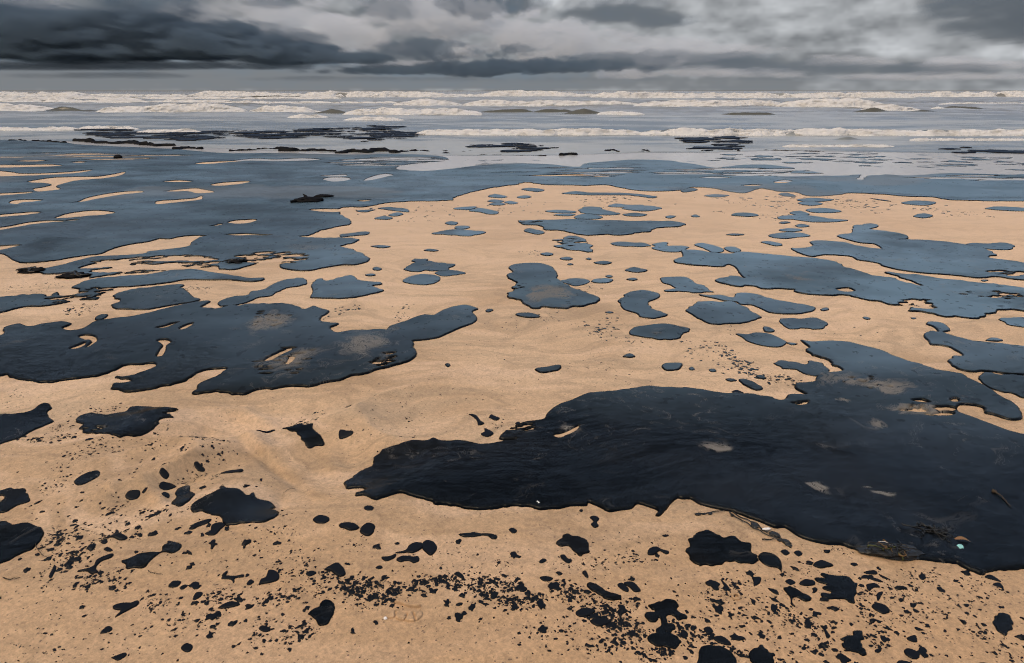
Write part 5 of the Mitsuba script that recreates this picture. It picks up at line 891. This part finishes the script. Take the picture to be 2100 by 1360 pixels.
# ---------------------------------------------------------------- sea, breakers and foam
SEA = 0.008
rows = np.concatenate([np.geomspace(14, 130, 520), np.geomspace(131, 12000, 120)])
cols = np.linspace(-1, 1, 561)
Y, U = np.meshgrid(rows, cols, indexing='ij')
X = U * (4 + 1.15 * Y)
q = Y - shore_y(X)
amp = np.clip(q / 12, 0, 1) * 0.045 + np.clip((Y - 40) / 30, 0, 1) * 0.16
amp = amp * np.clip(900 / Y, 0, 1)
Z = SEA + amp * (2 * fb(X, Y, 0.10, 0.42, 61, 3) + 1.2 * fb(X, Y, 0.5, 1.3, 62, 2))
V = np.stack([X, Y, Z], -1).reshape(-1, 3); F = quads(*X.shape)
F = F[(q.ravel()[F] > -0.35).all(1)]
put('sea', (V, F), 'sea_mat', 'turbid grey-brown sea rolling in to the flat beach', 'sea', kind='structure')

for i, (x0, x1, y0, h, foam, label) in enumerate(WAVES):
    r = np.random.default_rng(900 + i)
    L, step = x1 - x0, y0 * 0.00125
    n = int(np.clip(L / step, 30, 900)); x = np.linspace(x0, x1, n)
    u = np.linspace(0, 1, n)
    def nz(f, seed, o=3): return meshkit.fbm(np.column_stack([x / (f * h), 0 * x + i * 3.1, 0 * x]), o, seed) - 0.5
    end = np.clip(np.minimum(u, 1 - u) * L / (4 * h), 0, 1) ** 0.5
    yc = y0 + 1.5 * h + 2.0 * h * nz(14, 71)
    # the body of water: steep in front, long behind
    pad = 0.6 * h if foam else 2.0 * h
    xb = np.linspace(x0 - pad, x1 + pad, max(40, n // 2)); ub = np.clip(np.minimum(xb - xb[0], xb[-1] - xb) / (5 * h), 0, 1)
    ub = ub * ub * (3 - 2 * ub)
    env = ub * (0.85 + 1.1 * (meshkit.fbm(np.column_stack([xb / (5 * h), 0 * xb + i, 0 * xb]), 4, 72) - 0.5))
    yb = np.interp(xb, x, yc)
    prof = np.array([(-1.5, -0.08), (-1.15, 0.02), (-0.8, 0.16), (-0.5, 0.42), (-0.25, 0.72), (-0.05, 0.93), (0.12, 1.0), (0.4, 0.95), (0.9, 0.78), (1.7, 0.5), (2.8, 0.22), (4.2, -0.08)])
    hb = h * (0.70 if foam else 0.85)
    V = np.stack([np.broadcast_to(xb[None], (12, len(xb))), yb[None] + prof[:, :1] * h * (0.5 + 0.5 * env), SEA + prof[:, 1:] * hb * env - 0.02 * h], -1)
    V[..., 2] += h * 0.16 * (meshkit.fbm(V / [1.6 * h, 0.6 * h, 0.6 * h], 4, 73) - 0.5)
    key = key_for('breaking_wave')
    labels[key] = {'label': label, 'category': 'wave', 'group': 'waves rolling in to the beach'}
    part(key, 'wave_face', (V.reshape(-1, 3), quads(12, len(xb))), 'wave_mat' if (y0 > 42 and not foam) else 'sea_mat')
    if foam:
        fenv = end * np.clip(0.85 + 0.7 * nz(14, 74, 3) + 0.7 * nz(1.6, 78, 4), 0.42, 1.15)
        toe = np.clip(0.35 + 0.8 * end, 0.2, 1.2) * np.clip(1 + 1.6 * nz(3, 75, 5), 0.3, 1.8)
        m = 14
        v = np.linspace(0, 1, m)[:, None]
        yy = yc[None] + h * (-(1.5 * toe[None]) * (1 - v) + 0.45 * v + 0.0)
        zz = SEA + h * fenv[None] * 1.02 * np.sin(v * np.pi / 2) ** 1.25
        V = np.stack([np.broadcast_to(x[None], yy.shape), yy, zz], -1)
        lump = meshkit.fbm(V / [1.7 * h, 0.7 * h, 0.7 * h] + 7, 4, 76) - 0.5
        lump2 = meshkit.fbm(V / (0.16 * h) + 3, 2, 77) - 0.5
        fade = np.sin(np.clip(v * 1.15, 0, 1) * np.pi) ** 0.5
        V[..., 2] += h * (0.30 * lump + 0.14 * lump2) * (0.25 + fade) * end[None]
        V[..., 1] -= h * (0.7 * lump + 0.25 * lump2) * (0.2 + fade)
        V[0, :, 2] = SEA - 0.05 * h - 0.02; V[-1, :, 2] -= 0.35 * h
        part(key, 'foam', (V.reshape(-1, 3), quads(m, n)), 'foam_mat')

# oil slicks floating in the shallows and clots of tar left along the waterline
for i, (label, outline, tear) in enumerate(SLICKS):
    o = np.array(outline); rr = np.random.default_rng(640 + i)
    g = Polygon(curve(o, 0.06, 1.2, 600 + i, 0.5)).buffer(0)
    x0, y0, x1, y1 = g.bounds
    bits, t = [], np.linspace(0, 2 * np.pi, 17)[:-1]
    for _ in range(int(g.area * 6)):
        cx, cy = x0 + (x1 - x0) * rr.random(), y0 + (y1 - y0) * rr.random()
        if not g.contains(Point(cx, cy)): continue
        l = (0.10 + 0.60 * rr.random() ** 2.5) * (1.25 - tear) ; k = 0.5 + 0.8 * rr.random(16)
        bits.append(Polygon(np.column_stack([cx + 1.3 * l * k * np.cos(t), cy + 0.75 * l * k * np.sin(t) + 0.2 * l * np.cos(t)])).buffer(0))
    u = shapely.union_all(bits).intersection(g.buffer(0.4))
    VV, FF, off = [], [], 0
    for q in getattr(u, 'geoms', [u]):
        if q.geom_type != 'Polygon' or q.area < 0.01: continue
        V, F = layer(q, 0.06, 0.012, 0.03, 0.3, 4, 9, sink=0.01, base=lambda x, y: SEA + 0.012 + 0.02 * np.clip((y - shore_y(x)) / 10, 0, 1) + 0 * x)
        VV.append(V); FF.append(F + off); off += len(V)
    put('oil_slick', (np.vstack(VV), np.vstack(FF)), 'tar_mat', label, 'oil slick', 'slicks floating in the shallows', kind='stuff')
for i, (label, line, wide) in enumerate(WRACKS):
    ln = LineString(line)
    P = np.array(line); rr = np.random.default_rng(i)
    d = np.linspace(0, ln.length, max(6, int(ln.length / 0.12)))
    g = shapely.union_all([ln.interpolate(a).buffer(wide * (0.15 + 0.85 * rr.random() ** 1.3)) for a in d] + [ln.buffer(0.25 * wide)])
    g = clean(Polygon(curve(np.array(g.simplify(0.03).exterior.coords)[:-1], 0.03, 0.12, 700 + i)))
    V, F = layer(g, 0.025, 0.35 * wide, 0.5 * wide, 1.5, 2, 11, sink=0.02)
    put('tar_clot', (V, F), 'clot_mat', label, 'tar clot', 'clots of tar along the waterline')

# ---------------------------------------------------------------- debris
def tube(points, radius, sides=6):
    p = np.asarray(points, float)
    t = np.gradient(p, axis=0); t /= np.linalg.norm(t, axis=1, keepdims=True) + 1e-12
    a = np.cross(t, [0.03, 0.02, 1.0]); a /= np.linalg.norm(a, axis=1, keepdims=True) + 1e-12
    b, w = np.cross(t, a), np.arange(sides) * 2 * np.pi / sides
    rad = np.broadcast_to(radius, (len(p),))
    v = p[:, None] + rad[:, None, None] * (np.cos(w)[None, :, None] * a[:, None] + np.sin(w)[None, :, None] * b[:, None])
    i, j = np.meshgrid(np.arange(len(p) - 1), np.arange(sides), indexing='ij')
    f = np.stack([i * sides + j, i * sides + (j + 1) % sides, (i + 1) * sides + (j + 1) % sides, (i + 1) * sides + j], -1).reshape(-1, 4)
    f = np.vstack([f[:, [0, 1, 2]], f[:, [0, 2, 3]]])
    return trimesh.Trimesh(v.reshape(-1, 3), f, process=False)
def lie(xy, lift=0.004, n=24, wob=0.0, seed=0, arch=0.0):
    """A bent strand through the points xy lying on the sand."""
    xy = np.asarray(xy, float); k = np.linspace(0, len(xy) - 1, n)
    x, y = np.interp(k, np.arange(len(xy)), xy[:, 0]), np.interp(k, np.arange(len(xy)), xy[:, 1])
    for _ in range(3): x[1:-1] = (x[:-2] + 2 * x[1:-1] + x[2:]) / 4; y[1:-1] = (y[:-2] + 2 * y[1:-1] + y[2:]) / 4
    q = np.column_stack([k * 1.7, 0 * k + seed, 0 * k])
    x = x + wob * (meshkit.fbm(q, 3, 5) - .5); y = y + wob * (meshkit.fbm(q, 3, 6) - .5)
    z = ground(x, y) + lift + arch * np.sin(np.linspace(0, np.pi, n)) + abs(wob) * 0.3 * meshkit.noise(q, 8)
    return np.column_stack([x, y, z])
def lump(x, y, rx, ry, rz, seed, lift=0.0, rough=0.5, rot=0.0, sub=4):
    m = trimesh.creation.icosphere(subdivisions=sub)
    v = np.array(m.vertices)
    v *= (1 + rough * (meshkit.fbm(v * 1.6 + seed * 5.3, 4, 90) - 0.5))[:, None]
    v *= [rx, ry, rz]
    c, s_ = math.cos(rot), math.sin(rot)
    v[:, :2] = v[:, :2] @ np.array([[c, s_], [-s_, c]])
    v += [x, y, float(ground(x, y)) + lift]
    return trimesh.Trimesh(v, m.faces, process=False)
DEB = {'stone': (-9.9, 17.637), 'wood_a': (-3.088, 10.479), 'wood_b': (-3.009, 10.986), 'thread': [(1.361, 2.13), (1.372, 2.118), (1.397, 2.114)], 'cyan_scrap': (1.662, 2.122), 'leaf': (1.692, 2.159), 'weed_on': (1.596, 2.211), 'white_scrap': (0.977, 2.22), 'white_bit': (0.106, 2.402), 'shell_a': (-0.406, 1.76), 'shell_b': (0.747, 1.854), 'clump_a': (-4.513, 6.231, 0.1), 'clump_b': (-4.011, 6.068, 0.13), 'clump_c': (-2.696, 6.543, 0.1), 'heap': (1.387, 2.09, 0.105), 'strands': [[(0.731, 2.327), (0.755, 2.33), (0.797, 2.341), (0.847, 2.352), (0.885, 2.367), (0.916, 2.381)], [(0.873, 2.341), (0.889, 2.296), (0.921, 2.253), (0.951, 2.211), (0.983, 2.175), (1.021, 2.145), (1.042, 2.136)], [(0.885, 2.347), (0.92, 2.291), (0.951, 2.248), (0.978, 2.196)], [(0.939, 2.157), (0.969, 2.155), (1.008, 2.175)], [(0.93, 2.28), (0.957, 2.264), (0.966, 2.216), (0.999, 2.186), (1.017, 2.165)]], 'bladders': [(0.741, 2.327, 0.008), (0.765, 2.331, 0.006), (0.793, 2.335, 0.007), (0.878, 2.324, 0.007), (0.943, 2.253, 0.013), (1.002, 2.194, 0.014), (1.026, 2.15, 0.013), (1.028, 2.131, 0.009), (0.993, 2.196, 0.01), (1.008, 2.16, 0.008)], 'twig_oil': [(2.027, 2.484), (2.029, 2.465), (2.033, 2.441), (2.026, 2.411), (2.022, 2.375)], 'twig_heart': [(-1.784, 2.145), (-1.753, 2.114), (-1.727, 2.088), (-1.69, 2.067)], 'twig_left': [(-1.772, 1.957), (-1.743, 1.949), (-1.732, 1.957), (-1.715, 1.96)], 'twig_mid': [(-1.279, 1.983), (-1.255, 1.981), (-1.225, 1.974)], 'hair': [(-0.947, 2.574), (-0.969, 2.554), (-0.982, 2.53), (-0.972, 2.496)], 'plates': [[(-0.409, 1.768), (-0.395, 1.794), (-0.382, 1.798), (-0.376, 1.761), (-0.404, 1.757)], [(-0.384, 1.797), (-0.357, 1.79), (-0.338, 1.775), (-0.345, 1.746), (-0.373, 1.757), (-0.378, 1.786)], [(-0.343, 1.786), (-0.324, 1.79), (-0.316, 1.768), (-0.308, 1.744), (-0.342, 1.746), (-0.339, 1.772)], [(-0.322, 1.79), (-0.298, 1.794), (-0.289, 1.786), (-0.289, 1.764), (-0.305, 1.745), (-0.314, 1.768)]], 'lip': [(-0.39, 1.832), (-0.375, 1.839), (-0.347, 1.832), (-0.318, 1.823), (-0.295, 1.816), (-0.305, 1.807), (-0.333, 1.81), (-0.361, 1.82)]}

x, y = DEB['stone']
put('stone', lump(x, y, 0.10, 0.09, 0.06, 3, 0.035, 0.5), 'clot_mat', 'rounded oil-black stone standing alone on the great oil sheet', 'stone')
x, y = DEB['wood_a']
k = key_for('driftwood'); labels[k] = {'label': 'oil-coated driftwood lump with a raised stub lying on the great oil sheet', 'category': 'driftwood'}
part(k, 'trunk', lump(x, y, 0.20, 0.10, 0.05, 8, 0.035, 0.7, 0.35), 'clot_mat')
part(k, 'stub', tube(np.array([[x - .03, y, .05], [x - .06, y + .02, .09], [x - .10, y + .05, .115]]) + [0, 0, 0], np.array([.03, .022, .008])), 'clot_mat')
part(k, 'branch', tube(lie([(x - .25, y - .12), (x - .1, y - .05), (x + .08, y + .06)], 0.03, 14, 0.03), np.linspace(.02, .03, 14)), 'clot_mat')
x, y = DEB['wood_b']
put('driftwood', lump(x, y, 0.14, 0.07, 0.03, 12, 0.02, 0.8, 0.2), 'clot_mat', 'flat black driftwood chip just right of the larger driftwood lump', 'driftwood')
for i, (name, label) in enumerate((('clump_a', 'black clump of oiled weed at the left tip of the torn oil tongue'), ('clump_b', 'ragged black clump of oiled weed inside the tear of the oil, left side'), ('clump_c', 'small dark clump of oiled weed by the lower rim of the great sheet'))):
    x, y, rx = DEB[name]
    k = key_for('oiled_weed'); labels[k] = {'label': label, 'category': 'seaweed'}
    part(k, 'clump', lump(x, y, rx, rx * 0.5, 0.028, 20 + i, 0.008, 1.7, 0.2), 'clot_mat')
    rr = np.random.default_rng(50 + i)
    for j in range(5):
        a = rr.random() * 2 * np.pi; d = rx * (0.9 + 0.6 * rr.random())
        part(k, 'strand', tube(lie([(x, y), (x + d * .6 * np.cos(a), y + d * .4 * np.sin(a)), (x + d * np.cos(a + .4), y + .6 * d * np.sin(a + .4))], 0.02, 14, 0.06, j), np.linspace(.014, .005, 14)), 'weed_mat')

# seaweed heap on the rim of the giant patch
x, y, rx = DEB['heap']
k = key_for('seaweed_heap'); labels[k] = {'label': 'tangled seaweed heap with green and amber fronds on the giant patch rim', 'category': 'seaweed'}
part(k, 'matted_base', lump(x, y, rx, rx * 0.40, 0.014, 33, 0.010, 0.9, -0.1), 'weed_mat')
rr = np.random.default_rng(77)
for j in range(34):
    a, m = rr.random() * 2 * np.pi, rr.random() ** .5
    cx, cy = x + 0.8 * rx * m * np.cos(a), y + 0.35 * rx * m * np.sin(a); b = rr.normal() * 0.6 + (0 if rr.random() < .7 else 1.5); l = rx * (0.25 + 0.45 * rr.random())
    pts = [(cx - l * .5 * np.cos(b), cy - .5 * l * np.sin(b)), (cx, cy + 0.012 * rr.normal()), (cx + .5 * l * np.cos(b), cy + .5 * l * np.sin(b) + 0.01 * rr.normal())]
    col, nm = (('weed_green_mat', 'green_frond') if j % 9 == 0 and cx < x + .02 else ('weed_amber_mat', 'amber_frond') if j % 11 == 1 else ('weed_mat', 'strand'))
    part(k, nm, tube(lie(pts, 0.014 + 0.012 * rr.random(), 12, 0.03, j, 0.012 * rr.random()), np.linspace(.0022, .0008, 12) * (1.3 if nm != 'strand' else 1)), col)
part(k, 'white_thread', tube(lie(DEB['thread'], 0.02, 14, 0.004, 3, 0.01), 0.0011), 'white_mat')

# long seaweed strand off the giant patch
k = key_for('seaweed_strand'); labels[k] = {'label': 'long dark seaweed strand with bladders trailing off the giant patch onto sand', 'category': 'seaweed'}
for j, pts in enumerate(DEB['strands']):
    part(k, 'stem', tube(lie(pts, 0.004, 40, 0.012, j), np.linspace(.0028, .0012, 40)), 'weed_mat')
for j, (bx, by, br) in enumerate(DEB['bladders']):
    part(k, 'bladder', lump(bx, by, br * 1.4, br, br * 0.5, 40 + j, 0.003, 0.8, 0.4 * j, 3), 'weed_mat')
x, y = DEB['white_scrap']
put('plastic_scrap', lump(x, y, 0.016, 0.007, 0.003, 60, 0.010, 0.5, 0.1, 3), 'white_mat', 'white plastic scrap caught in the long seaweed strand', 'litter')
x, y = DEB['cyan_scrap']
put('plastic_scrap', lump(x, y, 0.010, 0.013, 0.003, 61, 0.013, 0.9, -0.5, 3), 'plastic_mat', 'turquoise plastic scrap on the giant patch beside the dead leaf', 'litter')
x, y = DEB['leaf']
t = np.linspace(-1, 1, 13); w = (1 - t ** 2) ** 0.8 * 0.010
lv = np.concatenate([np.column_stack([x + 0.026 * t, y - 0.3 * .026 * t + q * w, float(ground(x, y)) + 0.016 + 0.006 * np.cos(2 * t) * abs(q) + .003 * (1 - t * t)]) for q in (-1, 0, 1)])
put('dead_leaf', (lv, quads(3, 13)), 'leaf_mat', 'brown curled dead leaf lying on the black giant patch', 'leaf')
x, y = DEB['weed_on']
k = key_for('seaweed_tangle'); labels[k] = {'label': 'flat black seaweed tangle lying on the giant patch left of the leaf', 'category': 'seaweed'}
for j in range(14):
    cx, cy, b, l = x + 0.045 * rr.normal(), y + 0.02 * rr.normal(), rr.normal() * 0.7, 0.02 + .035 * rr.random()
    part(k, 'strand', tube(lie([(cx - l * np.cos(b), cy - l * np.sin(b)), (cx + .01 * rr.normal(), cy + .012 * rr.normal()), (cx + l * np.cos(b + .3), cy + l * np.sin(b + .3))], 0.012, 14, 0.05, j), np.linspace(.003, .001, 14)), 'weed_mat')
def twig(pts, rad, label, mat='twig_mat', lift=0.004, name='twig', knot=None):
    k = key_for(name); labels[k] = {'label': label, 'category': 'twig'}
    part(k, 'stem', tube(lie(pts, lift, 26, 0.006, 1), np.linspace(rad, rad * .5, 26)), mat)
    if knot: part(k, 'knot', lump(knot[0], knot[1], rad * 3, rad * 2.4, rad * 2, 5, lift, 0.9, 0, 3), mat)
twig(DEB['twig_oil'], 0.0035, 'dark twig with a knotted end on the far right of the giant patch', lift=0.016, knot=DEB['twig_oil'][0])
twig(DEB['twig_heart'], 0.0014, 'thin brown stalk curving down from the half-heart-shaped black patch', knot=None)
twig(DEB['twig_left'], 0.0022, 'short brown twig lying on bare sand at the left edge')
twig(DEB['twig_mid'], 0.0012, 'hair-thin dark twig below the joined pair of black blots, left')
twig(DEB['hair'], 0.0009, 'fine curling root hair on sand beside the lumpy near-left patch')
x, y = DEB['white_bit']
put('shell_chip', lump(x, y, 0.007, 0.014, 0.003, 70, 0.011, 0.9, 0.5, 3), 'white_mat', 'white shell splinter on the lower rim of the giant patch', 'shell')
x, y = DEB['shell_a']
put('shell_chip', lump(x, y, 0.006, 0.006, 0.004, 71, 0.002, 0.6, 0, 3), 'white_mat', 'tiny white shell beside the cracked heel mark', 'shell')
x, y = DEB['shell_b']
a = np.linspace(0, 2 * np.pi, 25)
put('shell', tube(np.column_stack([x + 0.012 * np.cos(a), y + 0.010 * np.sin(a), ground(x, y) + 0.004 + 0.003 * np.sin(a)]), 0.0045, 8), 'sand_mat', 'half-buried sandy ring-shaped shell left of the three-fingered splat', 'shell')

# cracked heel mark pressed into the sand: plates of crust with gaps, and a lifted lip behind
k = key_for('heel_mark'); labels[k] = {'label': 'cracked heel print of a shoe in the sand, centre of the foreground', 'category': 'footprint'}
for j, pl in enumerate(DEB['plates']):
    g = clean(Polygon(curve(pl, 0.003, 0.006, 800 + j)).buffer(-0.0012))
    V, F = layer(g, 0.003, 0.007, 0.006, 0.3, 4, j, sink=0.004)
    part(k, 'crust_plate', (V, F), 'sand_mat')
g = clean(Polygon(curve(DEB['lip'], 0.003, 0.008, 820)))
V, F = layer(g, 0.003, 0.013, 0.008, 0.5, 3, 4, sink=0.004)
part(k, 'lip', (V, F), 'sand_mat')
